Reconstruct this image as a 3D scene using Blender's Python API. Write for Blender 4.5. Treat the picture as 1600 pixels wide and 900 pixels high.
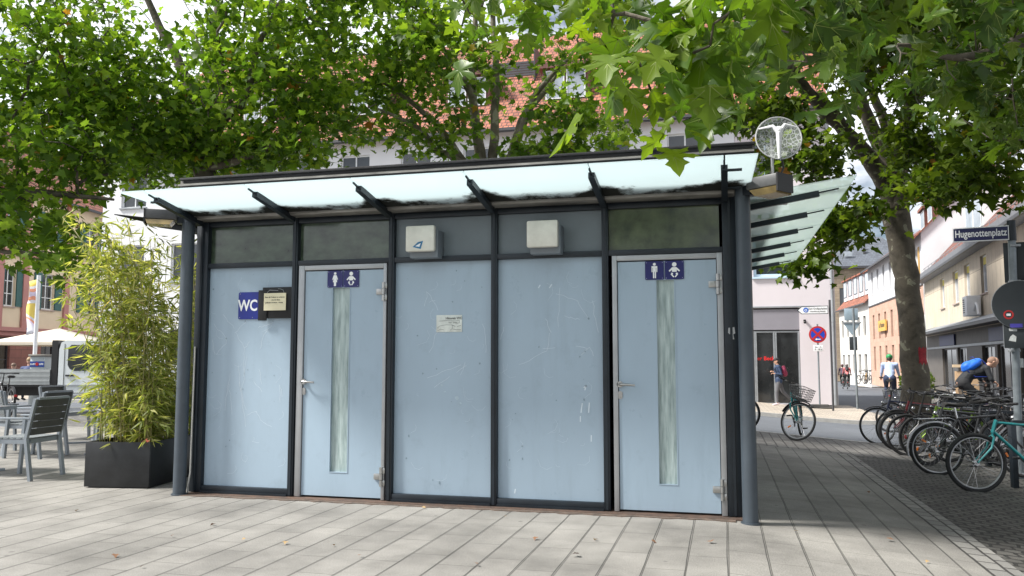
import bpy, bmesh, math, random
import numpy as np
from mathutils import Vector, Matrix
for o in list(bpy.data.objects): bpy.data.objects.remove(o)
SC = bpy.context.scene
COL = SC.collection
R = math.radians
# ------------------------------------------------------------------ camera
YAW, PITCH, FPX, CH = R(14.51), R(5.04), 1278.0, 1.27
cd = bpy.data.cameras.new('camera'); cam = bpy.data.objects.new('camera', cd); COL.objects.link(cam)
cam.location = (0, 0, CH); cam.rotation_euler = (R(90) + PITCH, 0, YAW)
cd.sensor_width = 36; cd.lens = FPX / 1600 * 36; cd.clip_start = 0.05; cd.clip_end = 1500
SC.camera = cam
# ------------------------------------------------------------------ sky, sun, exposure
W = bpy.data.worlds.new('World'); SC.world = W; W.use_nodes = True
nt = W.node_tree; nt.nodes.clear()
SUN_EL, SUN_AZ = R(48), R(246)          # azimuth clockwise from +Y: sun stands behind the camera, on the left
out = nt.nodes.new('ShaderNodeOutputWorld'); bg = nt.nodes.new('ShaderNodeBackground')
sky = nt.nodes.new('ShaderNodeTexSky'); sky.sky_type = 'NISHITA'; sky.sun_disc = False
sky.sun_elevation = SUN_EL; sky.sun_rotation = SUN_AZ; sky.air_density = 1.0; sky.dust_density = 2.0
tc = nt.nodes.new('ShaderNodeTexCoord'); mp = nt.nodes.new('ShaderNodeMapping'); mp.inputs['Scale'].default_value = (1.0, 1.0, 2.4)
nz = nt.nodes.new('ShaderNodeTexNoise'); nz.inputs['Scale'].default_value = 2.6; nz.inputs['Detail'].default_value = 7; nz.inputs['Roughness'].default_value = .58
rp = nt.nodes.new('ShaderNodeValToRGB'); rp.color_ramp.elements[0].position = .40; rp.color_ramp.elements[1].position = .53
mx = nt.nodes.new('ShaderNodeMix'); mx.data_type = 'RGBA'; mx.inputs[7].default_value = (14.0, 14.5, 15.4, 1)
nt.links.new(tc.outputs['Generated'], mp.inputs['Vector']); nt.links.new(mp.outputs[0], nz.inputs['Vector'])
nt.links.new(nz.outputs['Fac'], rp.inputs['Fac']); nt.links.new(rp.outputs['Color'], mx.inputs[0])
nt.links.new(sky.outputs[0], mx.inputs[6]); nt.links.new(mx.outputs[2], bg.inputs['Color'])
bg.inputs['Strength'].default_value = 0.056
nt.links.new(bg.outputs[0], out.inputs[0])
sd = bpy.data.lights.new('sun', 'SUN'); sd.energy = 4.3; sd.angle = R(11); sd.color = (1, .965, .91)
sun = bpy.data.objects.new('sun', sd); COL.objects.link(sun)
_s = Vector((math.sin(SUN_AZ) * math.cos(SUN_EL), math.cos(SUN_AZ) * math.cos(SUN_EL), math.sin(SUN_EL)))
sun.rotation_euler = _s.to_track_quat('Z', 'Y').to_euler(); sun.location = _s * 40
SC.view_settings.view_transform = 'Standard'; SC.view_settings.look = 'None'; SC.view_settings.gamma = 1
SC.view_settings.exposure = 0.86
SC.render.engine = 'CYCLES'
SC.cycles.max_bounces = 8; SC.cycles.transparent_max_bounces = 12; SC.cycles.transmission_bounces = 6
# ------------------------------------------------------------------ survey helpers
_r = Vector((math.cos(YAW), math.sin(YAW), 0)); _f = Vector((-math.sin(YAW) * math.cos(PITCH), math.cos(YAW) * math.cos(PITCH), math.sin(PITCH))); _u = _r.cross(_f)
def ray(px, py): return ((px - 800) / FPX) * _r - ((py - 450) / FPX) * _u + _f
def D(px, py, d): return ray(px, py) * d + Vector((0, 0, CH))
def atY(px, py, y): v = ray(px, py); return v * (y / v.y) + Vector((0, 0, CH))
def gz(x, y):
    return float(np.interp(x, [0, .5, 1.2, 2.6, 3.4], [0, -.03, -.09, -.21, -.26]) + np.interp(y, [8, 33, 70, 110], [0, -.2, -.6, -1.7]))
def onG(px, py):
    z = 0.0
    for _ in range(30):
        v = ray(px, py); p = v * ((z - CH) / v.z); z = z * .5 + gz(p.x, p.y) * .5
    return Vector((p.x, p.y, gz(p.x, p.y)))
# ------------------------------------------------------------------ object helpers
def tag(o, label=None, cat=None, group=None, kind=None):
    if label: o['label'] = label
    if cat: o['category'] = cat
    if group: o['group'] = group
    if kind: o['kind'] = kind
    return o
def thing(name, label, cat, loc=(0, 0, 0), rz=0, group=None):
    o = bpy.data.objects.new(name, None); o.empty_display_size = .2; COL.objects.link(o)
    o.location = loc; o.rotation_euler = (0, 0, rz)
    return tag(o, label, cat, group)
class MB:
    def __init__(s): s.v = []; s.f = []; s.m = []; s.mi = 0
    def add(s, vs, fs):
        b = len(s.v); s.v += [tuple(p) for p in vs]; s.f += [tuple(i + b for i in f) for f in fs]; s.m += [s.mi] * len(fs); return s
    def box(s, x0, x1, y0, y1, z0, z1, bev=0):
        if x0 > x1: x0, x1 = x1, x0
        if y0 > y1: y0, y1 = y1, y0
        if z0 > z1: z0, z1 = z1, z0
        if bev <= 0:
            v = [(x0, y0, z0), (x1, y0, z0), (x1, y1, z0), (x0, y1, z0), (x0, y0, z1), (x1, y0, z1), (x1, y1, z1), (x0, y1, z1)]
            return s.add(v, [(0, 3, 2, 1), (4, 5, 6, 7), (0, 1, 5, 4), (1, 2, 6, 5), (2, 3, 7, 6), (3, 0, 4, 7)])
        bm = bmesh.new(); bmesh.ops.create_cube(bm, size=1)
        for v in bm.verts: v.co = Vector(((x0 + x1) / 2 + v.co.x * (x1 - x0), (y0 + y1) / 2 + v.co.y * (y1 - y0), (z0 + z1) / 2 + v.co.z * (z1 - z0)))
        bmesh.ops.bevel(bm, geom=bm.edges[:], offset=bev, segments=2, affect='EDGES', profile=.5)
        bm.verts.index_update()
        s.add([v.co[:] for v in bm.verts], [tuple(v.index for v in f.verts) for f in bm.faces]); bm.free(); return s
    def beam(s, p, q, w, h, up=(0, 0, 1)):
        p, q = Vector(p), Vector(q); d = (q - p).normalized(); u = Vector(up)
        if abs(d.dot(u)) > .98: u = Vector((0, 1, 0))
        r = d.cross(u).normalized() * (w / 2); t = r.cross(d).normalized() * (h / 2)
        v = [p - r - t, p + r - t, p + r + t, p - r + t, q - r - t, q + r - t, q + r + t, q - r + t]
        return s.add(v, [(0, 1, 2, 3), (7, 6, 5, 4), (0, 4, 5, 1), (1, 5, 6, 2), (2, 6, 7, 3), (3, 7, 4, 0)])
    def tube(s, pts, rad, n=8, cap=True, closed=False):
        pts = [Vector(p) for p in pts]; k = len(pts)
        if not isinstance(rad, (list, tuple)): rad = [rad] * k
        vs = []; ref = None
        for i, p in enumerate(pts):
            if closed: d = pts[(i + 1) % k] - pts[i - 1]
            else: d = pts[min(i + 1, k - 1)] - pts[max(i - 1, 0)]
            if d.length < 1e-9: d = Vector((0, 0, 1))
            d.normalize()
            if ref is None:
                ref = Vector((0, 0, 1)) if abs(d.z) < .9 else Vector((1, 0, 0))
            a = (ref - d * ref.dot(d)).normalized(); b = d.cross(a); ref = a
            for j in range(n):
                t = 2 * math.pi * j / n; vs.append(p + (a * math.cos(t) + b * math.sin(t)) * rad[i])
        fs = []
        for i in range(k if closed else k - 1):
            for j in range(n):
                a0 = i * n + j; a1 = i * n + (j + 1) % n; i2 = (i + 1) % k
                fs.append((a0, a1, i2 * n + (j + 1) % n, i2 * n + j))
        if cap and not closed: fs.append(tuple(range(n - 1, -1, -1))); fs.append(tuple((k - 1) * n + j for j in range(n)))
        return s.add(vs, fs)
    def ring(s, c, ax, R0, r, n=32, m=6, a0=0, a1=2 * math.pi, flat=1.0):
        """torus arc round axis ax"""
        c = Vector(c); ax = Vector(ax).normalized(); e = Vector((0, 0, 1)) if abs(ax.z) < .9 else Vector((1, 0, 0))
        u = (e - ax * e.dot(ax)).normalized(); w = ax.cross(u); full = abs(a1 - a0) > 6.28
        k = n if full else n + 1; vs = []
        for i in range(k):
            t = a0 + (a1 - a0) * i / n; d = u * math.cos(t) + w * math.sin(t)
            for j in range(m):
                q = 2 * math.pi * j / m; vs.append(c + d * (R0 + r * math.cos(q)) + ax * (r * flat * math.sin(q)))
        fs = []
        for i in range(n):
            for j in range(m):
                i2 = (i + 1) % k; fs.append((i * m + j, i2 * m + j, i2 * m + (j + 1) % m, i * m + (j + 1) % m))
        return s.add(vs, fs)
    def cyl(s, p, q, r, n=16, r2=None): return s.tube([p, q], [r, r if r2 is None else r2], n)
    def poly(s, pts, d):
        """extrude planar polygon pts by vector d"""
        d = Vector(d); pts = [Vector(p) for p in pts]; k = len(pts)
        vs = pts + [p + d for p in pts]
        fs = [tuple(range(k - 1, -1, -1)), tuple(range(k, 2 * k))] + [(i, (i + 1) % k, (i + 1) % k + k, i + k) for i in range(k)]
        return s.add(vs, fs)
    def ell(s, c, r, n=12, m=8, rot=None):
        c = Vector(c); vs = []
        for i in range(1, m):
            a = math.pi * i / m
            for j in range(n):
                b = 2 * math.pi * j / n; p = Vector((r[0] * math.sin(a) * math.cos(b), r[1] * math.sin(a) * math.sin(b), r[2] * math.cos(a)))
                if rot: p = rot @ p
                vs.append(c + p)
        p = Vector((0, 0, r[2])); q = Vector((0, 0, -r[2]))
        if rot: p = rot @ p; q = rot @ q
        vs += [c + p, c + q]; T = (m - 1) * n; fs = []
        for i in range(m - 2):
            for j in range(n): fs.append((i * n + j, (i + 1) * n + j, (i + 1) * n + (j + 1) % n, i * n + (j + 1) % n))
        for j in range(n): fs.append((T, j, (j + 1) % n)); fs.append((T + 1, (m - 2) * n + (j + 1) % n, (m - 2) * n + j))
        return s.add(vs, fs)
    def quad(s, a, b, c, d): return s.add([a, b, c, d], [(0, 1, 2, 3)])
    def join(s, ob_mesh, M=None):
        s.add([(M @ v.co if M else v.co)[:] for v in ob_mesh.vertices], [tuple(p.vertices) for p in ob_mesh.polygons]); return s
    def mesh(s, name, mats, sharp=40):
        me = bpy.data.meshes.new(name); me.from_pydata(s.v, [], s.f)
        for m in (mats if isinstance(mats, (list, tuple)) else [mats]): me.materials.append(m)
        if any(s.m): me.polygons.foreach_set('material_index', s.m)
        if sharp:
            me.polygons.foreach_set('use_smooth', [True] * len(me.polygons)); me.update()
            try: me.set_sharp_from_angle(angle=R(sharp))
            except Exception: pass
        me.update(); return me
    def build(s, name, mats, parent=None, sharp=40, loc=None, rot=None):
        o = bpy.data.objects.new(name, s.mesh(name, mats, sharp)); COL.objects.link(o)
        if parent is not None: o.parent = parent
        if loc is not None: o.location = loc
        if rot is not None: o.rotation_euler = rot
        return o
def copy_tree(o, parent=None):
    c = o.copy(); COL.objects.link(c)
    if parent is not None: c.parent = parent
    for ch in KIDS.get(o.name, [k for k in o.children]): copy_tree(ch, c)
    return c
KIDS = {}
_fc = {}
def text_mesh(s, size, font_bold=0.0, extrude=.001, align='CENTER', sx=1.0):
    k = (s, size, font_bold, extrude, align, sx)
    if k in _fc: return _fc[k]
    cu = bpy.data.curves.new('text', 'FONT'); cu.body = s; cu.size = size; cu.extrude = extrude; cu.offset = font_bold; cu.resolution_u = 3
    cu.align_x = align; cu.align_y = 'CENTER'
    o = bpy.data.objects.new('text', cu); COL.objects.link(o)
    dg = bpy.context.evaluated_depsgraph_get(); me = bpy.data.meshes.new_from_object(o.evaluated_get(dg))
    bpy.data.objects.remove(o)
    if sx != 1.0:
        for v in me.vertices: v.co.x *= sx
    _fc[k] = me; return me
def text(name, s, size, mat, parent, loc, rot=(R(90), 0, 0), bold=0.0, align='CENTER', sx=1.0):
    me = text_mesh(s, size, bold, .0008, align, sx).copy(); me.materials.clear(); me.materials.append(mat)
    o = bpy.data.objects.new(name, me); COL.objects.link(o); o.parent = parent; o.location = loc; o.rotation_euler = rot
    return o
# ------------------------------------------------------------------ materials
MATS = {}
def pm(name, c, rough=.6, metal=0, var=.12, scale=4, bump=0, bscale=None, coat=0, spec=None, c2=None, trans=0, alpha=1, ior=None, stretch=None, det=5, streak=0):
    if name in MATS: return MATS[name]
    m = bpy.data.materials.new(name); m.use_nodes = True; n = m.node_tree; b = n.nodes['Principled BSDF']
    b.inputs['Roughness'].default_value = rough; b.inputs['Metallic'].default_value = metal
    if coat: b.inputs['Coat Weight'].default_value = coat; b.inputs['Coat Roughness'].default_value = .08
    if spec is not None: b.inputs['Specular IOR Level'].default_value = spec
    if trans: b.inputs['Transmission Weight'].default_value = trans
    if alpha < 1: b.inputs['Alpha'].default_value = alpha
    if ior: b.inputs['IOR'].default_value = ior
    t = n.nodes.new('ShaderNodeTexCoord'); mpn = n.nodes.new('ShaderNodeMapping'); n.links.new(t.outputs['Object'], mpn.inputs[0])
    if stretch: mpn.inputs['Scale'].default_value = stretch
    z = n.nodes.new('ShaderNodeTexNoise'); z.inputs['Scale'].default_value = scale; z.inputs['Detail'].default_value = det; z.inputs['Roughness'].default_value = .62
    n.links.new(mpn.outputs[0], z.inputs['Vector'])
    r = n.nodes.new('ShaderNodeValToRGB'); r.color_ramp.elements[0].position = .28; r.color_ramp.elements[1].position = .72
    lo = tuple(x * (1 - var) for x in c) if c2 is None else c2
    hi = tuple(min(1, x * (1 + var)) for x in c)
    r.color_ramp.elements[0].color = (*lo, 1); r.color_ramp.elements[1].color = (*hi, 1)
    n.links.new(z.outputs['Fac'], r.inputs[0]); n.links.new(r.outputs[0], b.inputs['Base Color'])
    if streak:
        mq = n.nodes.new('ShaderNodeMapping'); mq.inputs['Scale'].default_value = (5, 5, .7); n.links.new(t.outputs['Object'], mq.inputs[0])
        zq = n.nodes.new('ShaderNodeTexNoise'); zq.inputs['Scale'].default_value = 1.3; zq.inputs['Detail'].default_value = 6; zq.inputs['Roughness'].default_value = .7; n.links.new(mq.outputs[0], zq.inputs['Vector'])
        zb_ = n.nodes.new('ShaderNodeTexNoise'); zb_.inputs['Scale'].default_value = 3.3; zb_.inputs['Detail'].default_value = 8; zb_.inputs['Roughness'].default_value = .75; n.links.new(t.outputs['Object'], zb_.inputs['Vector'])
        q1_ = n.nodes.new('ShaderNodeMapRange'); q1_.inputs[1].default_value = .52; q1_.inputs[2].default_value = .75; q1_.inputs[3].default_value = 1; q1_.inputs[4].default_value = 1 - streak; n.links.new(zq.outputs['Fac'], q1_.inputs[0])
        q2_ = n.nodes.new('ShaderNodeMapRange'); q2_.inputs[1].default_value = .56; q2_.inputs[2].default_value = .74; q2_.inputs[3].default_value = 1; q2_.inputs[4].default_value = 1 - streak * 1.3; n.links.new(zb_.outputs['Fac'], q2_.inputs[0])
        qm = n.nodes.new('ShaderNodeMath'); qm.operation = 'MULTIPLY'; n.links.new(q1_.outputs[0], qm.inputs[0]); n.links.new(q2_.outputs[0], qm.inputs[1])
        qv = n.nodes.new('ShaderNodeVectorMath'); qv.operation = 'SCALE'; n.links.new(r.outputs[0], qv.inputs[0]); n.links.new(qm.outputs[0], qv.inputs['Scale']); n.links.new(qv.outputs[0], b.inputs['Base Color'])
        q3_ = n.nodes.new('ShaderNodeMapRange'); q3_.inputs[1].default_value = .35; q3_.inputs[2].default_value = .7; q3_.inputs[3].default_value = rough - .08; q3_.inputs[4].default_value = rough + .22; n.links.new(zb_.outputs['Fac'], q3_.inputs[0]); n.links.new(q3_.outputs[0], b.inputs['Roughness'])
    if bump:
        z2 = n.nodes.new('ShaderNodeTexNoise'); z2.inputs['Scale'].default_value = bscale or scale * 8; z2.inputs['Detail'].default_value = 4
        n.links.new(mpn.outputs[0], z2.inputs['Vector'])
        bp = n.nodes.new('ShaderNodeBump'); bp.inputs['Strength'].default_value = bump; bp.inputs['Distance'].default_value = .01
        n.links.new(z2.outputs['Fac'], bp.inputs['Height']); n.links.new(bp.outputs[0], b.inputs['Normal'])
    MATS[name] = m; return m
def nodes_of(m): return m.node_tree, m.node_tree.nodes['Principled BSDF']
def brick_mat(name, c1, c2, mortar, bw, bh, ms, rot=0, offset=.5, rough=.8, bump=.4, coord='Object', stain=.25, bias=0, speck=.1, sq=1, distort=0, spots=False, lines=0):
    m = bpy.data.materials.new(name); m.use_nodes = True; n, b = nodes_of(m); b.inputs['Roughness'].default_value = rough
    t = n.nodes.new('ShaderNodeTexCoord'); mpn = n.nodes.new('ShaderNodeMapping'); mpn.inputs['Rotation'].default_value = rot if isinstance(rot, tuple) else (0, 0, rot)
    n.links.new(t.outputs[coord], mpn.inputs[0]); vec = mpn.outputs[0]
    if distort:
        zd = n.nodes.new('ShaderNodeTexNoise'); zd.inputs['Scale'].default_value = 1 / bh * .7; n.links.new(vec, zd.inputs['Vector'])
        sb = n.nodes.new('ShaderNodeVectorMath'); sb.operation = 'SCALE'; sb.inputs['Scale'].default_value = distort
        n.links.new(zd.outputs['Color'], sb.inputs[0]); ad = n.nodes.new('ShaderNodeVectorMath'); n.links.new(vec, ad.inputs[0]); n.links.new(sb.outputs[0], ad.inputs[1]); vec = ad.outputs[0]
    k = n.nodes.new('ShaderNodeTexBrick'); k.inputs['Scale'].default_value = 1; k.inputs['Brick Width'].default_value = bw; k.inputs['Row Height'].default_value = bh
    k.inputs['Mortar Size'].default_value = ms; k.inputs['Mortar Smooth'].default_value = .3; k.inputs['Color1'].default_value = (*c1, 1); k.inputs['Color2'].default_value = (*c2, 1); k.inputs['Mortar'].default_value = (*mortar, 1)
    k.inputs['Bias'].default_value = bias; k.offset = offset; k.squash = sq
    n.links.new(vec, k.inputs['Vector'])
    z = n.nodes.new('ShaderNodeTexNoise'); z.inputs['Scale'].default_value = .9; z.inputs['Detail'].default_value = 7; z.inputs['Roughness'].default_value = .65; n.links.new(t.outputs[coord], z.inputs['Vector'])
    z3 = n.nodes.new('ShaderNodeTexNoise'); z3.inputs['Scale'].default_value = 130; z3.inputs['Detail'].default_value = 3; n.links.new(t.outputs[coord], z3.inputs['Vector'])
    mr = n.nodes.new('ShaderNodeMapRange'); mr.inputs[1].default_value = .3; mr.inputs[2].default_value = .7; mr.inputs[3].default_value = 1 - stain; mr.inputs[4].default_value = 1 + stain * .6
    mr2 = n.nodes.new('ShaderNodeMapRange'); mr2.inputs[1].default_value = .3; mr2.inputs[2].default_value = .7; mr2.inputs[3].default_value = 1 - speck; mr2.inputs[4].default_value = 1 + speck
    n.links.new(z.outputs['Fac'], mr.inputs[0]); n.links.new(z3.outputs['Fac'], mr2.inputs[0])
    if spots:
        vo_ = n.nodes.new('ShaderNodeTexVoronoi'); vo_.inputs['Scale'].default_value = 3.2; n.links.new(t.outputs[coord], vo_.inputs['Vector'])
        m3_ = n.nodes.new('ShaderNodeMapRange'); m3_.inputs[1].default_value = .045; m3_.inputs[2].default_value = .075; m3_.inputs[3].default_value = .62; m3_.inputs[4].default_value = 1; n.links.new(vo_.outputs['Distance'], m3_.inputs[0])
        m4_ = n.nodes.new('ShaderNodeMath'); m4_.operation = 'MULTIPLY'; n.links.new(mr.outputs[0], m4_.inputs[0]); n.links.new(m3_.outputs[0], m4_.inputs[1]); mr = m4_
    mm = n.nodes.new('ShaderNodeMath'); mm.operation = 'MULTIPLY'; n.links.new(mr.outputs[0], mm.inputs[0]); n.links.new(mr2.outputs[0], mm.inputs[1])
    vm = n.nodes.new('ShaderNodeVectorMath'); vm.operation = 'SCALE'; n.links.new(k.outputs['Color'], vm.inputs[0]); n.links.new(mm.outputs[0], vm.inputs['Scale'])
    n.links.new(vm.outputs[0], b.inputs['Base Color'])
    if lines:
        sx_ = n.nodes.new('ShaderNodeSeparateXYZ'); n.links.new(t.outputs[coord], sx_.inputs[0])
        zw = n.nodes.new('ShaderNodeTexNoise'); zw.inputs['Scale'].default_value = 1.1; n.links.new(t.outputs[coord], zw.inputs['Vector'])
        wz = n.nodes.new('ShaderNodeMath'); wz.operation = 'MULTIPLY_ADD'; wz.inputs[1].default_value = .02; n.links.new(zw.outputs['Fac'], wz.inputs[0]); n.links.new(sx_.outputs[0], wz.inputs[2])
        dv_ = n.nodes.new('ShaderNodeMath'); dv_.operation = 'DIVIDE'; dv_.inputs[1].default_value = bh; n.links.new(wz.outputs[0], dv_.inputs[0])
        fr_ = n.nodes.new('ShaderNodeMath'); fr_.operation = 'FRACT'; n.links.new(dv_.outputs[0], fr_.inputs[0])
        s5 = n.nodes.new('ShaderNodeMath'); s5.operation = 'SUBTRACT'; s5.inputs[1].default_value = .5; n.links.new(fr_.outputs[0], s5.inputs[0])
        ab = n.nodes.new('ShaderNodeMath'); ab.operation = 'ABSOLUTE'; n.links.new(s5.outputs[0], ab.inputs[0])
        ml = n.nodes.new('ShaderNodeMapRange'); ml.inputs[1].default_value = .5 - lines / bh * 1.3; ml.inputs[2].default_value = .5 - lines / bh * .6; ml.inputs[3].default_value = 1; ml.inputs[4].default_value = .22; n.links.new(ab.outputs[0], ml.inputs[0])
        v2 = n.nodes.new('ShaderNodeVectorMath'); v2.operation = 'SCALE'; n.links.new(vm.outputs[0], v2.inputs[0]); n.links.new(ml.outputs[0], v2.inputs['Scale']); n.links.new(v2.outputs[0], b.inputs['Base Color'])
    if bump:
        iv = n.nodes.new('ShaderNodeMath'); iv.operation = 'MULTIPLY_ADD'; iv.inputs[1].default_value = -1; n.links.new(k.outputs['Fac'], iv.inputs[0])
        sc_ = n.nodes.new('ShaderNodeMath'); sc_.operation = 'MULTIPLY'; sc_.inputs[1].default_value = .35; n.links.new(z3.outputs['Fac'], sc_.inputs[0]); n.links.new(sc_.outputs[0], iv.inputs[2])
        bp = n.nodes.new('ShaderNodeBump'); bp.inputs['Strength'].default_value = bump; bp.inputs['Distance'].default_value = .01
        n.links.new(iv.outputs[0], bp.inputs['Height']); n.links.new(bp.outputs[0], b.inputs['Normal'])
    MATS[name] = m; return m
def leaf_mat(name, lo, mid, hi, trans=.5, dry=None, rough=.42):
    m = bpy.data.materials.new(name); m.use_nodes = True; n = m.node_tree; b = n.nodes['Principled BSDF']; o = n.nodes['Material Output']
    g = n.nodes.new('ShaderNodeNewGeometry'); r = n.nodes.new('ShaderNodeValToRGB'); cr = r.color_ramp
    cr.elements[0].color = (*lo, 1); cr.elements[0].position = 0; cr.elements[1].color = (*hi, 1); cr.elements[1].position = .99
    e = cr.elements.new(.5); e.color = (*mid, 1)
    if dry: e = cr.elements.new(.998); e.color = (*dry, 1)
    n.links.new(g.outputs['Random Per Island'], r.inputs[0])
    n.links.new(r.outputs[0], b.inputs['Base Color']); b.inputs['Roughness'].default_value = rough; b.inputs['Specular IOR Level'].default_value = .35
    t = n.nodes.new('ShaderNodeBsdfTranslucent'); vm = n.nodes.new('ShaderNodeVectorMath'); vm.operation = 'MULTIPLY'; vm.inputs[1].default_value = (1.9, 1.9, .75)
    n.links.new(r.outputs[0], vm.inputs[0]); n.links.new(vm.outputs[0], t.inputs['Color'])
    mxs = n.nodes.new('ShaderNodeMixShader'); mxs.inputs[0].default_value = trans; n.links.new(b.outputs[0], mxs.inputs[1]); n.links.new(t.outputs[0], mxs.inputs[2])
    n.links.new(mxs.outputs[0], o.inputs['Surface']); MATS[name] = m; return m
frame_dark = pm('frame_anthracite', (.013, .019, .026), .42, .2, .25, 6, bump=.05, spec=.5)
post_grey = pm('post_grey_paint', (.055, .070, .086), .45, .1, .15, 5, bump=.05)
steel = pm('brushed_steel', (.42, .42, .41), .3, .9, .15, 12)
alu = pm('silver_frame', (.38, .39, .40), .42, .45, .1, 5)
black = pm('black_plastic', (.012, .012, .013), .45, 0, .2, 8)
rubber = pm('tyre_rubber', (.014, .014, .015), .75, 0, .3, 20, bump=.2)
chrome = pm('chrome', (.55, .55, .56), .22, 1, .05, 5)
white_p = pm('white_paint', (.78, .79, .80), .4, 0, .04, 3)
glass_dark = pm('window_glass', (.03, .037, .042), .06, 0, .4, 1.2, spec=.8)
glass_shop = pm('shop_glass', (.02, .022, .023), .08, 0, .5, 1.5, spec=.7)
# ------------------------------------------------------------------ ground, road, pavements
slab_m = brick_mat('paving_slabs', (.262, .251, .230), (.225, .216, .198), (.085, .08, .07), .62, .252, .0035, rot=R(90), offset=.37, stain=.5, speck=.26, bump=.35, spots=True, lines=.0036)
sett_m = brick_mat('granite_setts', (.115, .11, .10), (.07, .066, .06), (.02, .019, .017), .14, .125, .016, rot=R(8), stain=.4, speck=.25, bump=1.0, distort=.085)
sett_row_m = brick_mat('granite_sett_rows', (.17, .165, .155), (.11, .105, .10), (.03, .028, .025), .30, .16, .012, rot=R(90), stain=.3, speck=.2, bump=.9, distort=.02)
border_m = brick_mat('border_setts', (.30, .29, .27), (.20, .195, .185), (.04, .038, .035), .22, .14, .012, rot=R(90), stain=.25, speck=.18, bump=.8, distort=.02)
pave_far_m = brick_mat('far_pavement_slabs', (.42, .37, .30), (.36, .31, .26), (.1, .09, .08), .30, .30, .008, stain=.2, speck=.1, bump=.2)
asph_m = pm('road_asphalt', (.105, .115, .13), .85, 0, .14, 1.2, bump=.5, bscale=60)
earth_m = pm('town_ground', (.13, .125, .12), .9, 0, .2, .4, bump=.2)
kerb_m = pm('granite_kerb', (.36, .35, .33), .8, 0, .15, 6, bump=.3)
KX = [0, .5, 1.2, 2.6, 3.4]; KY = [8, 33, 70, 110]
def sheet(name, xs, ys, dz, mat, kind='structure'):
    """sheet following the sloping ground; xs = (x0, x1) ; either bound may be a function of y"""
    fx = [x if callable(x) else (lambda y, x=x: x) for x in xs]
    yl = sorted(set([ys[0], ys[1]] + [k for k in KY if ys[0] < k < ys[1]])); b = MB()
    for i in range(len(yl) - 1):
        ya, yb = yl[i], yl[i + 1]; a0, a1, b0, b1 = fx[0](ya), fx[1](ya), fx[0](yb), fx[1](yb)
        ks = [k for k in KX if max(a0, b0) < k < min(a1, b1)]
        A = [a0] + ks + [a1]; B = [b0] + ks + [b1]
        for j in range(len(A) - 1):
            b.quad(*[(x, y, gz(x, y) + dz) for x, y in ((A[j], ya), (A[j + 1], ya), (B[j + 1], yb), (B[j], yb))])
    o = b.build(name, mat, sharp=0); tag(o, kind=kind); return o
def kerb(x0, x1, y0, y1):
    cuts = sorted(set([x0, x1] + [k for k in KX if x0 < k < x1])) if abs(x1 - x0) > abs(y1 - y0) else None
    b = MB()
    if cuts:
        for a, c in zip(cuts[:-1], cuts[1:]):
            za, zc = gz(a, y0), gz(c, y0); v = []
            for x, z in ((a, za), (c, zc)):
                for y in (y0, y1): v += [(x, y, z - .13), (x, y, z + .006)]
            b.add(v, [(0, 1, 3, 2), (4, 6, 7, 5), (0, 4, 5, 1), (2, 3, 7, 6), (1, 5, 7, 3)])
    tag(b.build('kerb', kerb_m, sharp=0), kind='structure')
sheet('ground', (-400, 400), (-40, 700), -.14, earth_m)
sheet('road', (-90, 70), (16.85, 24.4), -.10, asph_m)
WL = lambda y: 8.34 + .083 * y            # building line of the row on the right of the side street
sheet('side_street', (4.6, lambda y: WL(y) - 1.4), (24.4, 150), -.096, asph_m)
sheet('street_pavement', (lambda y: WL(y) - 1.4, lambda y: WL(y) + .6), (16.9, 150), -.03, pave_far_m)
sheet('crossing_setts', (4.05, 5.6), (24.65, 31), -.092, sett_row_m)
sheet('far_pavement', (-90, 4.6), (24.55, 34), 0, pave_far_m)
sheet('plaza_paving', (-60, 1.66), (-8, 13.8), 0, slab_m)
sheet('sett_border', (1.66, 1.90), (-8, 13.8), .001, border_m)
sheet('sett_paving', (1.90, 60), (-8, 13.8), 0, sett_m)
sheet('sett_strip', (-60, 60), (13.8, 16.7), 0, sett_row_m)
kerb(-60, 60, 16.70, 16.85); kerb(-90, 4.6, 24.40, 24.55)
# ------------------------------------------------------------------ kiosk
panel_m = pm('blue_grey_panel', (.33, .425, .51), .34, 0, .06, 1.5, bump=.02, stretch=(1, 1, .35), spec=.5, streak=.10)
door_m = pm('blue_grey_door', (.325, .42, .505), .34, 0, .06, 1.8, bump=.02, stretch=(1, 1, .35), spec=.5, streak=.10)
upanel_m = pm('grey_upper_panel', (.14, .17, .19), .4, 0, .1, 3, spec=.5)
transom_m = pm('grimy_transom_reflection', (.045, .066, .042), .12, 0, .7, 5, spec=.7, stretch=(1, 1, 1.6))  # green tint paints reflected trees into the grimy glass
transom_green = pm('transom_green_reflection', (.05, .065, .03), .14, 0, .9, 6, spec=.7, c2=(.012, .022, .010))  # mottled green painted in as reflected foliage
slit_m = pm('streaked_frosted_glass', (.46, .55, .54), .22, 0, .1, 9, c2=(.17, .235, .23), stretch=(3.2, 1, .35), spec=.6)
roof_m = pm('bitumen_roof', (.022, .022, .024), .85, 0, .3, 3, bump=.4)
silver_dirty = pm('weathered_gutter_beam', (.26, .25, .23), .5, .3, .3, 7, c2=(.10, .095, .088), stretch=(.5, 1, 3))
rust = pm('rusty_threshold', (.11, .065, .045), .85, .1, .5, 9, c2=(.045, .038, .034), bump=.5)
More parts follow.
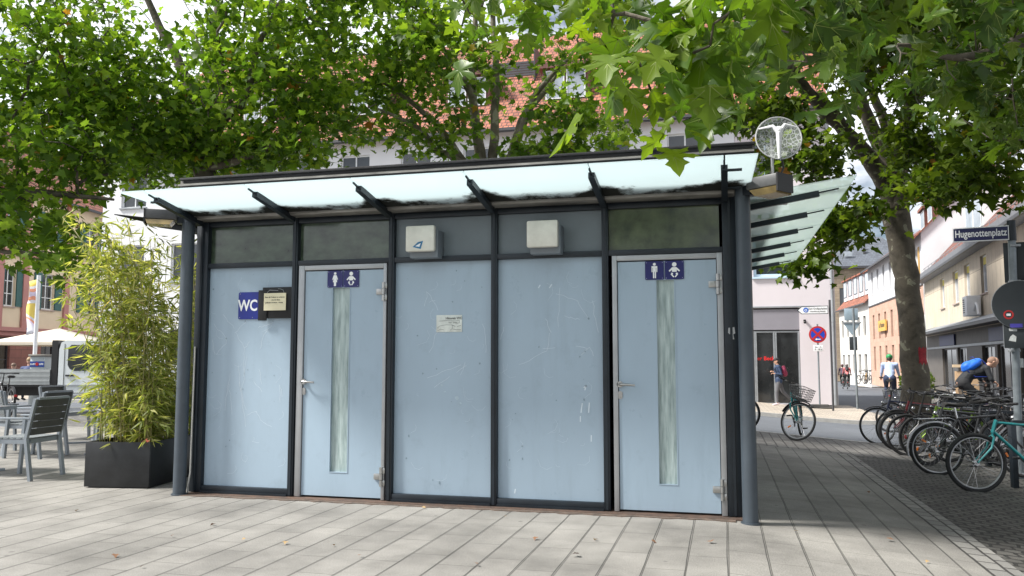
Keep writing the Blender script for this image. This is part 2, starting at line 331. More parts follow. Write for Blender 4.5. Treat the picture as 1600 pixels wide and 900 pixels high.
# milky glass with real algae and soot growing from the wall side
def canopy_mat(name, axis, inner, sgn, milk, clear, dirt=1.0):
    m = bpy.data.materials.new(name); m.use_nodes = True; n = m.node_tree; b = n.nodes['Principled BSDF']; o = n.nodes['Material Output']
    t = n.nodes.new('ShaderNodeTexCoord'); sx = n.nodes.new('ShaderNodeSeparateXYZ'); n.links.new(t.outputs['Object'], sx.inputs[0])
    z = n.nodes.new('ShaderNodeTexNoise'); z.inputs['Scale'].default_value = 3.0; z.inputs['Detail'].default_value = 9; z.inputs['Roughness'].default_value = .72; n.links.new(t.outputs['Object'], z.inputs['Vector'])
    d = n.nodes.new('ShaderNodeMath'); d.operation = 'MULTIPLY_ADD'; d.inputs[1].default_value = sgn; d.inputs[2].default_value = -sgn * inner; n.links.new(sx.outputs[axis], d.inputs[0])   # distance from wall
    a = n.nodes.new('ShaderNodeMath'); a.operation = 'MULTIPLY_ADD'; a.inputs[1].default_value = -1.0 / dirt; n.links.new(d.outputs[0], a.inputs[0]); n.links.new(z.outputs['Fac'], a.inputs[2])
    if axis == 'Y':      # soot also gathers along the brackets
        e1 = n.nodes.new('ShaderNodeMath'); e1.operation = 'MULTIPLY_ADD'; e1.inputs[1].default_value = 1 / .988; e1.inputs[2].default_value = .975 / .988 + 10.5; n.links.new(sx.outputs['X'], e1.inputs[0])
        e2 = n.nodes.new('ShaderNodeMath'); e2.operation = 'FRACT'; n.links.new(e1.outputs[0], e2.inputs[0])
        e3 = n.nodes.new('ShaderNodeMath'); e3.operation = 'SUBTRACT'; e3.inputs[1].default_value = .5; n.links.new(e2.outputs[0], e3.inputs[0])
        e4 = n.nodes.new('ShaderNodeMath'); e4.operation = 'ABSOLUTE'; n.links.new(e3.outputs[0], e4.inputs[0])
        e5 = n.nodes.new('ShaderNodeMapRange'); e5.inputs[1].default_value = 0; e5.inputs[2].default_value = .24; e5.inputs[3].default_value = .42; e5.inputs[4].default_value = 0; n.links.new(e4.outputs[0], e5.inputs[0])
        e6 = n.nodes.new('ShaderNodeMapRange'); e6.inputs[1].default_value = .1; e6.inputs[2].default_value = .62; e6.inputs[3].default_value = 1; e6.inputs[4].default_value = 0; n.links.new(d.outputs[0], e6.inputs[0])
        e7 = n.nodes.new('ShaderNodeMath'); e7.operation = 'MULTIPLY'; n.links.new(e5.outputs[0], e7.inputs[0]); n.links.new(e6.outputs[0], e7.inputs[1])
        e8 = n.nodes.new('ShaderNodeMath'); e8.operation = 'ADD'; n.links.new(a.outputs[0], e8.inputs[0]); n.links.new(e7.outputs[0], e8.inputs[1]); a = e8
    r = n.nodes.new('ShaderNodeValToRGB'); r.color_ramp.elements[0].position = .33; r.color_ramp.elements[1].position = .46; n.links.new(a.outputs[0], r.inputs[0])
    b.inputs['Base Color'].default_value = (*milk, 1); b.inputs['Roughness'].default_value = .12
    tr = n.nodes.new('ShaderNodeBsdfTranslucent'); tr.inputs['Color'].default_value = (*milk, 1)
    tp = n.nodes.new('ShaderNodeBsdfTransparent'); tp.inputs['Color'].default_value = (.82, .93, .92, 1)
    m1 = n.nodes.new('ShaderNodeMixShader'); m1.inputs[0].default_value = .72; n.links.new(b.outputs[0], m1.inputs[1]); n.links.new(tr.outputs[0], m1.inputs[2])
    m2 = n.nodes.new('ShaderNodeMixShader'); m2.inputs[0].default_value = clear; n.links.new(m1.outputs[0], m2.inputs[1]); n.links.new(tp.outputs[0], m2.inputs[2])
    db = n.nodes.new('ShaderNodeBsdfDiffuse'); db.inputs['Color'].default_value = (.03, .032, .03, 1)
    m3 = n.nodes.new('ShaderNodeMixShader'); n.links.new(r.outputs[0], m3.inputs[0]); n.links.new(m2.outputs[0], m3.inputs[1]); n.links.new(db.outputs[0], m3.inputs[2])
    n.links.new(m3.outputs[0], o.inputs['Surface']); return m
KX0, KX1, KY0, KY1 = -4.954, 0.0, 7.0, 12.9
kiosk = thing('toilet_kiosk', 'flat roofed public toilet kiosk with pale blue panels, dark frames and milky glass canopy', 'public toilet', (-2.48, 9.9, 0))
def kb(b, name, mat, parent=None, sharp=40):
    if parent is None: parent = kiosk; loc = -kiosk.location
    else: loc = (0, 0, 0)
    return b.build(name, mat, parent, sharp, loc)
MX = [-4.954, -3.937, -2.952, -1.969, -.977, 0.0]
fr = MB()
for i, x in enumerate(MX):
    a, c = (x - .028, x + .028)
    if i == 0: a, c = -5.015, -4.885
    if i == 5: a, c = .004, .115
    fr.box(a, c, 6.965, 7.09, .012, 2.62, .004)
    fr.box((a + c) / 2 - .010, (a + c) / 2 + .010, 6.957, 6.966, .02, 2.60)
for i in range(5):
    a, c = MX[i] + .029, MX[i + 1] - .029
    if i == 0: a = -4.884
    if i == 4: c = .003
    fr.box(a, c, 6.972, 7.085, 2.572, 2.618, .003)
    fr.box(a, c, 6.97, 7.085, 2.165, 2.212, .003)
    if i in (0, 2, 3): fr.box(a, c, 6.97, 7.085, .014, .074, .003); fr.box(a, c, 6.955, 6.969, .010, .028)
kb(fr, 'wall_frame', frame_dark)
th = MB().box(-5.0, .12, 6.88, 7.2, -.16, .008); kb(th, 'threshold', rust)
rj = random.Random(4); jag = [(-5.0 + 5.06 * i / 90, 6.80 + rj.uniform(-.018, .03)) for i in range(91)]
kb(MB().poly([(.06, 6.879, -.02), (-5.0, 6.879, -.02)] + [(x, y, -.02) for x, y in jag], (0, 0, .0255)), 'dirt_strip', pm('packed_dirt', (.12, .085, .065), .95, 0, .5, 14, c2=(.05, .042, .036), bump=.8))
def strokes(name, lines, mat, parent, w=.0045, y=7.0165):
    b = MB()
    for ln in lines:
        P = [atY(px, py, y) for px, py in ln]
        for p, q in zip(P[:-1], P[1:]):
            d = (q - p); L = d.length
            if L < 1e-4: continue
            nrm = Vector((-d.z, 0, d.x)).normalized() * w / 2
            b.quad(p - nrm, q - nrm, q + nrm * .6, p + nrm * .6)
    return b.build(name, mat, parent, 0, (0, 0, 0))
scr_m = pm('scratched_white', (.60, .68, .74), .6, 0, .1, 30)
smear_m = pm('grey_smear', (.20, .27, .32), .6, 0, .1, 30)
rng = random.Random(5)
def rough(p, q, n=6, a=1.6):
    return [(p[0] + (q[0] - p[0]) * i / n + rng.uniform(-a, a), p[1] + (q[1] - p[1]) * i / n + rng.uniform(-a, a)) for i in range(n + 1)]
S0 = [rough((348, 490), (366, 514)), rough((334, 505), (355, 532)), rough((355, 532), (336, 555)), rough((336, 555), (333, 530), 3), rough((367, 521), (386, 500)), rough((370, 520), (382, 543)), rough((382, 543), (391, 534), 3), rough((382, 543), (381, 590)), rough((402, 512), (424, 506)), rough((418, 512), (405, 545)), rough((386, 555), (378, 610)), rough((373, 595), (384, 640)), rough((405, 575), (410, 600), 3), rough((360, 582), (350, 640)), rough((358, 600), (362, 648)), rough((372, 570), (384, 668)), rough((387, 650), (401, 642), 4), rough((401, 642), (411, 660), 4), rough((411, 660), (425, 667), 4, .6), rough((437, 602), (437, 630), 4, 1), rough((439, 605), (441, 620), 3, 1), rough((394, 690), (405, 692), 3, .5), rough((395, 596), (410, 612), 3)]
S2 = [rough((664, 478), (668, 455), 3), rough((668, 455), (684, 485), 4), rough((670, 472), (680, 470), 3), rough((690, 500), (672, 550)), rough((668, 590), (720, 570), 7), rough((720, 585), (727, 566), 3), rough((714, 582), (728, 570), 3), rough((755, 505), (760, 550)), rough((680, 605), (705, 590), 4, 2.5)]
S3 = [rough((852, 497), (860, 520), 4), rough((860, 520), (855, 548), 4), rough((855, 548), (812, 571), 6), rough((848, 545), (868, 543), 3, .6), rough((884, 495), (905, 500), 5, 2.5), rough((870, 460), (902, 470), 6, 3), rough((902, 470), (918, 498), 4), rough((900, 540), (918, 545), 3, .8), rough((908, 555), (922, 542), 4, .8), rough((922, 542), (928, 556), 4, .8), rough((788, 510), (783, 532), 3), rough((875, 448), (872, 510), 5), rough((925, 470), (935, 520), 5)]
S3w = [[(910, 630), (908, 645)], [(921, 629), (920, 645)], [(907, 650), (907, 659)], [(912, 606), (916, 602), (914, 610)], [(841, 450), (844, 445)], [(858, 450), (862, 444)], [(804, 771), (805, 764)], [(924, 680), (924, 690)]]
for i in (0, 2, 3):
    a, c = MX[i] + .02, MX[i + 1] - .02
    if i == 0: a = -4.9
    o = kb(MB().box(a, c, 7.018, 7.05, .06, 2.17), 'wall_panel', panel_m)
    pr_ = {0: S0, 2: S2, 3: S3}[i]
    strokes('scratch_marks', pr_, scr_m, o, .0036)
    rs = random.Random(40 + i); xa_, xb_ = {0: (330, 445), 2: (625, 760), 3: (790, 935)}[i]; extra = []
    for _ in range(22):
        x_, y_ = rs.uniform(xa_, xb_), rs.uniform(430, 750); an = rs.uniform(0, 3.1); ln_ = rs.uniform(5, 30); extra.append([(x_ + math.cos(an + .5 * k) * ln_ * k / 3, y_ + math.sin(an + .5 * k) * ln_ * k / 3) for k in range(4)])
    strokes('fine_scratches', extra, scr_m, o, .0020, 7.0158)
    dm = MB()
    for _ in range(16):
        x_, y_, r_ = rs.uniform(xa_, xb_), rs.uniform(420, 755), rs.uniform(.003, .010); c0_ = atY(x_, y_, 7.0155); dm.add([(c0_.x + r_ * math.cos(k * 1.05) * rs.uniform(.5, 1.2), 7.0155, c0_.z + r_ * math.sin(k * 1.05) * rs.uniform(.6, 1.6)) for k in range(6)], [(0, 1, 2, 3, 4, 5)])
    dm.build('smudges', smear_m, o, 0)
    if i == 2:
        dm = MB()
        for x_, y_, r_ in ((690, 602, .014), (695, 612, .010), (714, 622, .022), (720, 630, .012)):
            c0_ = atY(x_, y_, 7.0154); dm.add([(c0_.x + r_ * math.cos(k * .7) * rs.uniform(.5, 1.2), 7.0154, c0_.z + r_ * math.sin(k * .7) * rs.uniform(.4, 1.0)) for k in range(9)], [tuple(range(9))])
        dm.build('pale_residue', pm('residue_pale', (.42, .52, .58), .6, 0, .15, 40), o, 0)
    if i == 3: strokes('paint_marks', S3w, scr_m, o, .012)
for i in (2, 3): kb(MB().box(MX[i] + .02, MX[i + 1] - .02, 7.018, 7.05, 2.205, 2.58), 'upper_panel', upanel_m)
for i, m in ((0, transom_m), (1, transom_m), (4, transom_green)):
    a, c = MX[i] + .02, MX[i + 1] - .02
    kb(MB().box(a, c, 7.022, 7.04, 2.205, 2.58), 'transom_pane', m)
rb = pm('rubbery_seal', (.02, .022, .024), .6)
for (f0, f1, l0, l1, s0, s1, hx, hz, lab) in ((-3.897, -3.0, -3.832, -3.037, -3.548, -3.372, -3.825, 1.07, 'pale blue door below the woman and baby signs'), (-.918, -.001, -.872, -.052, -.546, -.397, -.862, 1.066, 'pale blue door below the man and baby signs')):
    b = MB(); b.box(f0, l0 - .006, 6.975, 7.07, .012, 2.163, .002); b.box(l1 + .006, f1, 6.975, 7.07, .012, 2.163, .002); b.box(l0 - .005, l1 + .005, 6.976, 7.07, 2.118, 2.162, .002)
    kb(b, 'door_frame', alu)
    kb(MB().box(l0 - .005, l1 + .005, 7.035, 7.06, .012, 2.117), 'door_rebate', rb)
    zt, zb, lt, lb = 1.946, .246, 2.108, .026
    d = MB(); Y0, Y1 = 6.992, 7.03
    d.box(l0, s0, Y0, Y1, lb, lt); d.box(s1, l1, Y0, Y1, lb, lt); d.box(s0, s1, Y0, Y1, zt, lt); d.box(s0, s1, Y0, Y1, lb, zb)
    door = kb(d, 'door', door_m); tag(door, lab)
    t = MB(); w = .007
    t.box(s0 - w, s0 + .001, 6.988, 6.9915, zb - w, zt + w); t.box(s1 - .001, s1 + w, 6.988, 6.9915, zb - w, zt + w); t.box(s0 + .001, s1 - .001, 6.988, 6.9915, zt, zt + w); t.box(s0 + .001, s1 - .001, 6.988, 6.9915, zb - w, zb)
    t.build('glazing_bead', panel_m, door, loc=(0, 0, 0))
    MB().box(s0, s1, 7.014, 7.022, zb, zt).build('door_glass', slit_m, door, loc=(0, 0, 0))
    h = MB(); h.cyl((hx, 6.991, hz), (hx, 6.975, hz), .026, 18); h.tube([(hx, 6.975, hz), (hx, 6.945, hz), (hx + .012, 6.932, hz), (hx + .07, 6.932, hz - .002), (hx + .13, 6.935, hz - .006)], [.011, .011, .0115, .0105, .0095], 10)
    h.build('door_handle', steel, door, loc=(0, 0, 0))
    k = MB(); k.cyl((hx, 6.991, hz - .078), (hx, 6.982, hz - .078), .021, 16); k.cyl((hx, 6.991, hz - .103), (hx, 6.983, hz - .103), .021, 16); k.box(hx - .004, hx + .004, 6.978, 6.981, hz - .115, hz - .095)
    k.build('lock', steel, door, loc=(0, 0, 0))
    for z in (1.9, .22):
        g = MB(); x = l1 + .012
        g.cyl((x, 6.968, z - .085), (x, 6.968, z - .03), .017, 12); g.cyl((x, 6.968, z - .026), (x, 6.968, z + .026), .017, 12); g.cyl((x, 6.968, z + .03), (x, 6.968, z + .085), .017, 12)
        g.box(x - .075, x - .008, 6.972, 6.9905, z - .027, z + .027, .003); g.box(x + .004, x + .035, 6.966, 6.974, z - .08, z - .03, .002); g.box(x + .004, x + .035, 6.966, 6.974, z + .03, z + .08, .002)
        g.build('hinge', steel, door, loc=(0, 0, 0))
# side and rear walls
b = MB(); b.box(.06, .11, 7.095, KY1, .0, 2.6); kb(b, 'side_wall', panel_m)
b = MB(); b.box(-5.01, -4.96, 7.095, KY1, .0, 2.6); kb(b, 'side_wall', panel_m)
b = MB(); b.box(-5.01, .11, KY1 + .001, KY1 + .06, -.05, 2.6); kb(b, 'rear_wall', panel_m)
b = MB()
for y in np.linspace(7.12, 12.8, 7): b.box(.112, .135, y - .03, y + .03, -.02, 2.6); b.box(-5.035, -5.012, y - .03, y + .03, -.02, 2.6)
kb(b, 'side_frame', frame_dark)
# round corner posts
for x, y in ((-5.03, 6.85), (.17, 6.82), (-5.03, 12.7), (.17, 12.7)):
    b = MB(); b.cyl((x, y, gz(x, y) - .04), (x, y, 1.0), .060, 28); b.cyl((x, y, 1.003), (x, y, 2.66), .060, 28); b.cyl((x, y, .999), (x, y, 1.004), .0575, 28)
    b.cyl((x, y, gz(x, y) - .03), (x, y, gz(x, y) + .012), .075, 20)
    kb(b, 'corner_post', post_grey)
b = MB(); x = -5.075; b.tube([(-4.995, 6.93, .0), (-5.0, 6.93, .05), (-4.99, 6.95, .2), (-4.99, 6.96, 1.4)], .008, 6); kb(b, 'cable', pm('pale_cable', (.4, .4, .38), .5))
# gutter beam, roof and fascia
b = MB(); b.box(-5.0, .11, 6.80, 6.96, 2.622, 2.662, .01); kb(b, 'gutter_beam', silver_dirty)
b = MB(); b.box(-5.0, .11, 6.965, 7.1, 2.62, 2.9); b.box(-5.0, .11, 7.1, 12.96, 2.605, 2.66); kb(b, 'roof_edge_wall', frame_dark)
b = MB()
b.box(-4.97, .26, 6.62, 13.0, 2.90, 2.935, .004); b.box(-4.92, .25, 6.60, 6.66, 2.938, 2.96); b.box(-4.95, .27, 6.58, 13.02, 2.963, 2.985, .004)
b.box(-5.02, -4.9, 6.7, 6.78, 2.89, 2.93)
b.box(-4.99, -3.8, 6.9, 12.9, 2.985, 3.03); b.box(-3.78, -1.8, 6.95, 12.9, 2.985, 3.035); b.box(-1.78, .2, 6.92, 12.9, 2.985, 3.028)
kb(b, 'roof', roof_m)
b = MB(); b.box(-4.96, .262, 6.571, 6.581, 2.905, 2.922); b.box(-4.96, .262, 6.611, 6.617, 2.935, 2.962); kb(b, 'drip_trim', silver_dirty)
b = MB(); b.cyl((-2.45, 9.6, 3.03), (-2.45, 9.6, 3.32), .085, 16); b.cyl((-2.45, 9.6, 3.34), (-2.45, 9.6, 3.37), .17, 16, .14); b.cyl((-2.45, 9.6, 3.37), (-2.45, 9.6, 3.43), .14, 16, .04); kb(b, 'roof_vent', pm('vent_green_grey', (.07, .10, .09), .6))
# front canopy
can_m = canopy_mat('milky_canopy_glass', 'Y', 6.9, -1, (.76, .84, .86), .10, 1.2)
side_can_m = canopy_mat('clear_dirty_canopy_glass', 'X', .1, 1, (.52, .57, .56), .42, .7)
ZI, ZO, YI, YO = 2.64, 2.755, 6.88, 6.08
BX = [-4.93, -3.93, -2.95, -1.97, -.975, .03]
GX = [-4.93, -3.93, -2.95, -1.97, -.975, .03]
def pane(P, mat, t=.010):
    return kb(MB().poly(P, (0, 0, t)), 'canopy_pane', mat)
def fz(y): return ZI + (ZO - ZI) * (YI - y) / (YI - YO)
for i in range(5):
    a, c = GX[i] + .004, GX[i + 1] - .004
    pane([(a, YI, fz(YI)), (a, YO, fz(YO)), (c, YO, fz(YO)), (c, YI, fz(YI))], can_m)
pane([(-4.938, YI, fz(YI)), (-4.938, YO, fz(YO)), (-5.19, YO, fz(YO)), (-4.97, 6.78, fz(6.78))], can_m)
pane([(.038, YI - .02, fz(YI - .02)), (.038, YO, fz(YO)), (.27, YO, fz(YO)), (.235, 6.68, fz(6.68))], can_m)
for x in BX:
    b = MB(); b.beam((x, 6.9, fz(6.9) - .040), (x, 6.24, fz(6.24) - .022), .05, .05); b.beam((x, 6.24, fz(6.24) - .016), (x, 6.14, fz(6.14) - .010), .014, .012)
    for y in (6.75, 6.32):
        b.cyl((x, y, fz(y) + .02), (x, y, fz(y) - .03), .014, 8)
    kb(b, 'canopy_bracket', frame_dark)
b = MB()
for x0 in (-4.99, .10):
    for y in (6.72, 6.33): b.box(x0 - .06, x0 + .06, y - .012, y + .012, fz(y) - .020, fz(y) - .003)
kb(b, 'glass_clamp', frame_dark)
kb(MB().box(-4.93, .03, 6.875, 6.955, 2.665, 2.71), 'canopy_seal', pm('sooty_seal', (.02, .02, .02), .9, 0, .5, 20, bump=.8))
# side canopies
def sz(d): return 2.62 + .13 * d / .95
ys = [6.98] + list(np.linspace(7.35, 12.6, 6)) + [12.95]
for sgn, x0, mt in ((1, .115, side_can_m), (-1, -5.06, side_can_m)):
    for i in range(len(ys) - 1):
        ya, yb = ys[i] + .004, ys[i + 1] - .004; X = lambda d: x0 + sgn * d
        ia = .05
        P = [(X(ia), ya, sz(ia)), (X(.95), ya, sz(.95)), (X(.95), yb, sz(.95)), (X(ia), yb, sz(ia))]
        if sgn < 0: P = P[::-1]
        pane(P, mt)
    for y in ys[1:-1]:
        b = MB(); b.beam((X(.0), y, sz(0) - .045), (X(.70), y, sz(.70) - .024), .045, .05); b.beam((X(.70), y, sz(.7) - .016), (X(.86), y, sz(.86) - .01), .014, .012)
        kb(b, 'canopy_bracket', frame_dark)
# ------------------------------------------------------------------ fittings on the kiosk, each a thing of its own
def at_plane(b, name, mat, root): return b.build(name, mat, root, loc=-root.location)
lens_m = pm('yellowed_lamp_lens', (.30, .22, .08), .25, 0, .3, 6, c2=(.12, .09, .04), spec=.6)
house_m = pm('lamp_housing', (.075, .078, .08), .5, .1, .2, 8)
def corner_lamp(x, y, ang, label):
    r = thing('corner_lamp', label, 'lamp', (x, y, 2.56), ang, 'lamps at the kiosk corners')
    MB().box(.07, .36, -.10, .10, .055, .15, .012).build('housing', house_m, r)
    MB().poly([(.10, -.10, .05), (.35, -.10, .05), (.33, -.07, .002), (.13, -.07, .002)], (0, .20, 0)).build('lens', lens_m, r)
    MB().box(-.02, .072, -.05, .05, .03, .12).build('bracket', frame_dark, r)
    MB().box(.351, .365, -.103, .103, .01, .152).build('end_cap', black, r)
corner_lamp(.20, 6.80, R(-38), 'dark box lamp with yellowed lens at the right front corner of the kiosk')
corner_lamp(-5.06, 6.84, R(-148), 'dark box lamp with yellowed lens at the left front corner of the kiosk')
boxw = pm('ivory_plastic', (.70, .69, .62), .5, 0, .07, 5, c2=(.55, .54, .48)); boxg = pm('grey_box_body', (.15, .175, .20), .5)
for x0, lab in ((-2.742, 'ivory square extractor box with a torn blue sticker, high on the kiosk'), (-1.627, 'ivory square extractor box without any sticker, high on the kiosk')):
    r = thing('extractor_box', lab, 'extractor', (x0 + .135, 7.0, 2.2), 0, 'extractor boxes on the kiosk')
    MB().box(-.118, .15, -.15, .014, -.015, .235, .006).build('housing', boxg, r)
    MB().box(-.137, .137, -.215, -.158, .035, .268, .016).build('cover', boxw, r)
    if x0 < -2:
        st = MB().poly([(-.065, -.2165, .075), (.012, -.2165, .055), (.034, -.2165, .128), (-.015, -.2165, .118)], (0, .002, 0)).build('sticker', pm('blue_sticker', (.02, .15, .30), .5, 0, .6, 60), r)
        MB().poly([(-.04, -.2178, .082), (.0, -.2178, .075), (.012, -.2178, .108)], (0, .001, 0)).build('sticker_print', white_p, st)
sign_blue = pm('sign_blue', (.006, .018, .22), .3, 0, .08, 4, spec=.5); sign_white = pm('sign_white', (.82, .84, .84), .35, 0, .03, 5)
sign_navy = pm('sign_navy', (.006, .008, .11), .3, 0, .1, 4)
def rplate(w, h, r=.012, t=.004, y=0):
    P = []
    for cx, cz, a in ((w / 2 - r, h / 2 - r, 0), (-w / 2 + r, h / 2 - r, 90), (-w / 2 + r, -h / 2 + r, 180), (w / 2 - r, -h / 2 + r, 270)):
        for k in range(5): t_ = R(a + k * 22.5); P.append((cx + r * math.cos(t_), y, cz + r * math.sin(t_)))
    return MB().poly(P, (0, -t, 0))
def disc(b, cx, cz, r, y, n=18): b.poly([(cx + r * math.cos(2 * math.pi * k / n), y, cz + r * math.sin(2 * math.pi * k / n)) for k in range(n)], (0, -.0012, 0))
def pl(b, pts, y): b.poly([(p[0], y, p[1]) for p in pts], (0, -.0012, 0))
s = thing('toilet_sign', 'blue sign with white letters WC, half covered by a black frame', 'sign', (-4.42, 7.012, 1.795))
rplate(.275, .262, .014).build('plate', sign_blue, s)
text('lettering', 'WC', .150, sign_white, s, (-.034, -.0052, -.003), bold=.0035, sx=.80)
b = MB()
for x, z in ((-.12, .115), (-.12, -.115), (.02, -.115)): disc(b, x, z, .004, -.0045, 8)
b.build('screw', steel, s)
def picto(x, fig, label, root_z=2.028):
    s = thing('pictogram_sign', label, 'sign', (x, 6.988, root_z), 0, 'toilet pictogram signs above the doors')
    rplate(.158, .158, .010).build('plate', sign_navy, s); b = MB(); y = -.0042
    if fig == 'baby':
        disc(b, 0, .047, .019, y); pl(b, [(-.016, .024), (.016, .024), (.021, -.008), (.018, -.016), (-.018, -.016), (-.021, -.008)], y)
        for q in (1, -1):
            pl(b, [(q * .013, .024), (q * .020, .022), (q * .047, -.006), (q * .040, -.015), (q * .015, .006)][::q], y - .0002)
            pl(b, [(q * .014, -.024), (q * .024, -.022), (q * .031, -.036), (q * .021, -.044), (q * .010, -.034)][::q], y); pl(b, [(q * .031, -.037), (q * .010, -.062), (q * .002, -.060), (q * .003, -.054), (q * .020, -.036)][::q], y - .0003)
    elif fig == 'man':
        disc(b, 0, .053, .0125, y); pl(b, [(-.024, .037), (.024, .037), (.024, -.014), (.016, -.014), (.016, .022), (.0125, .022), (.0125, -.066), (.002, -.066), (.002, -.010), (-.002, -.010), (-.002, -.066), (-.0125, -.066), (-.0125, .022), (-.016, .022), (-.016, -.014), (-.024, -.014)], y)
    else:
        disc(b, 0, .053, .0125, y); pl(b, [(-.014, .038), (.014, .038), (.030, -.004), (.023, -.008), (.014, .012), (.022, -.030), (.011, -.030), (.011, -.066), (-.011, -.066), (-.011, -.030), (-.022, -.030), (-.014, .012), (-.023, -.008), (-.030, -.004)], y)
    b.build('figure', sign_white, s, sharp=0)
    b = MB()
    for q in (1, -1):
        for w in (1, -1): disc(b, q * .067, w * .067, .0035, y, 8)
    b.build('screw', pm('screw_lilac', (.35, .35, .55), .4), s)
picto(-3.523, 'woman', 'navy blue sign with a white woman figure on the left door')
picto(-3.359, 'baby', 'navy blue sign with a white baby figure on the left door')
picto(-.559, 'man', 'navy blue sign with a white man figure on the right door')
picto(-.393, 'baby', 'navy blue sign with a white baby figure on the right door')
s = thing('notice_holder', 'broken black notice frame with a yellowed paper hanging over the WC sign', 'notice', (-4.14, 7.0, 1.82))
blk = pm('gloss_black_board', (.005, .005, .006), .6, 0, .3, 10)
MB().box(-.14, .172, -.022, -.004, -.152, .145, .004).build('board', blk, s)
MB().box(-.178, -.085, -.034, -.021, -.172, .118, .004).build('loose_strip', blk, s)
paper_m = pm('yellowed_paper', (.72, .66, .46), .7, 0, .05, 8)
p = MB().box(-.112, .122, -.041, -.0385, -.078, .087).build('paper', paper_m, s)
ink = pm('ink', (.05, .05, .05), .7)
for k, (t, dx) in enumerate((('Bitte die Toilette so verlassen', 0), ('wie Sie diese', .01), ('vorfinden möchten - Danke', -.01))): text('printed_line', t, .0172, ink, p, (.005 + dx, -.0425, .048 - k * .026))
b = MB(); b.tube([(-.08, -.04, .088), (-.075, -.03, .105), (-.06, -.026, .118), (.03, -.026, .112)], .0022, 5); b.tube([(.10, -.04, .088), (.085, -.03, .115), (.05, -.026, .128), (.03, -.026, .13)], .0022, 5); b.build('wire', steel, s)
s = thing('worn_notice', 'small pale rectangular notice with smudged print on the middle panel', 'notice', (-2.402, 7.017, 1.60))
MB().box(-.122, .122, -.004, .0, -.077, .077, .001).build('plate', pm('worn_notice_plate', (.66, .70, .66), .5, 0, .12, 14, c2=(.5, .53, .5)), s)
b = MB()
for P in ([(-.10, .022), (-.02, .026), (.05, .022), (.085, .024), (.098, .03), (.10, .005), (.07, .0)], [(-.112, -.040), (-.09, -.022), (-.03, -.012), (.03, -.014), (.06, -.028)], [(.03, -.015), (.03, -.045), (.01, -.062)], [(.035, -.052), (.07, -.058), (.112, -.056)], [(-.11, -.065), (-.08, -.05), (-.05, -.056)], [(.075, -.03), (.112, -.018)]):
    b.tube([(x, -.005, z) for x, z in P], .0015, 4)
b.build('scribble', pm('grey_ink', (.13, .14, .14), .7), s)
text('printed_line', 'Hinweis WC', .030, pm('faded_ink', (.2, .21, .2), .7), s, (.045, -.0052, .047), bold=.001); text('printed_line', 'nur  max', .022, MATS['faded_ink'], s, (.035, -.0052, .008))
s = thing('torn_sticker', 'torn silvery sticker on the dark frame beside the right door', 'sticker', (.062, 6.963, 1.49))
MB().poly([(-.025, 0, .045), (.022, 0, .05), (.028, 0, .0), (.012, 0, -.01), (.02, 0, -.05), (-.004, 0, -.048), (-.01, 0, -.012), (-.03, 0, .005)], (0, -.0015, 0)).build('sticker', pm('silver_sticker', (.42, .43, .44), .35, .3, .3, 30), s)
# dish antenna on the roof corner
s = thing('dish_antenna', 'round see-through dish antenna with white feed arm above the kiosk roof corner', 'antenna', (.50, 7.35, 2.70))
hexm = bpy.data.materials.new('honeycomb_dish'); hexm.use_nodes = True; n, bsd = nodes_of(hexm); bsd.inputs['Roughness'].default_value = .3; bsd.inputs['Base Color'].default_value = (.42, .45, .44, 1)
tcx = n.nodes.new('ShaderNodeTexCoord'); vo = n.nodes.new('ShaderNodeTexVoronoi'); vo.feature = 'DISTANCE_TO_EDGE'; vo.inputs['Scale'].default_value = 26; vo.inputs['Randomness'].default_value = .75
n.links.new(tcx.outputs['Object'], vo.inputs['Vector']); rr = n.nodes.new('ShaderNodeMapRange'); rr.inputs[1].default_value = .03; rr.inputs[2].default_value = .09; rr.inputs[3].default_value = .95; rr.inputs[4].default_value = .34; n.links.new(vo.outputs['Distance'], rr.inputs[0]); n.links.new(rr.outputs[0], bsd.inputs['Alpha'])
V = []; F = []; NR, NS = 6, 36; T = Matrix.Rotation(R(10), 4, 'Z') @ Matrix.Rotation(R(-8), 4, 'X')
for i in range(NR + 1):
    for j in range(NS):
        a = 2 * math.pi * j / NS; rr_ = .195 * i / NR; V.append(T @ Vector((rr_ * math.cos(a), .045 * (1 - (i / NR) ** 2), rr_ * math.sin(a))))
for i in range(NR):
    for j in range(NS): F.append((i * NS + j, i * NS + (j + 1) % NS, (i + 1) * NS + (j + 1) % NS, (i + 1) * NS + j))
b = MB(); b.add([v + Vector((0, 0, .50)) for v in V], F); b.build('dish', hexm, s)
b = MB(); b.ring((0, 0, .50), T @ Vector((0, 1, 0)), .195, .006, 40, 6); b.build('rim', pm('rim_grey', (.45, .46, .46), .4), s)
b = MB(); b.tube([(0, -.03, .31), (0, -.04, .42), (.0, -.055, .53)], [.012, .020, .026], 8); b.tube([(.0, -.055, .53), (-.05, -.05, .595), (-.165, -.02, .585)], [.024, .016, .007], 8); b.tube([(0, -.055, .53), (.05, -.05, .60), (.15, -.02, .58)], [.024, .016, .007], 8); b.ell((0, -.06, .555), (.035, .02, .035)); b.build('feed_arm', white_p, s)
b = MB(); b.cyl((-.055, .07, -.04), (-.055, .07, .52), .014, 10); b.build('mast', steel, s)
b = MB(); b.tube([(.02, .0, .31), (.035, .02, .24), (.01, .03, .18), (.015, .04, .0), (.0, .03, -.04)], .009, 6); b.build('cable', black, s)
b = MB(); b.box(-.30, .06, -.02, .10, -.075, -.035); b.build('mounting_arm', steel, s)
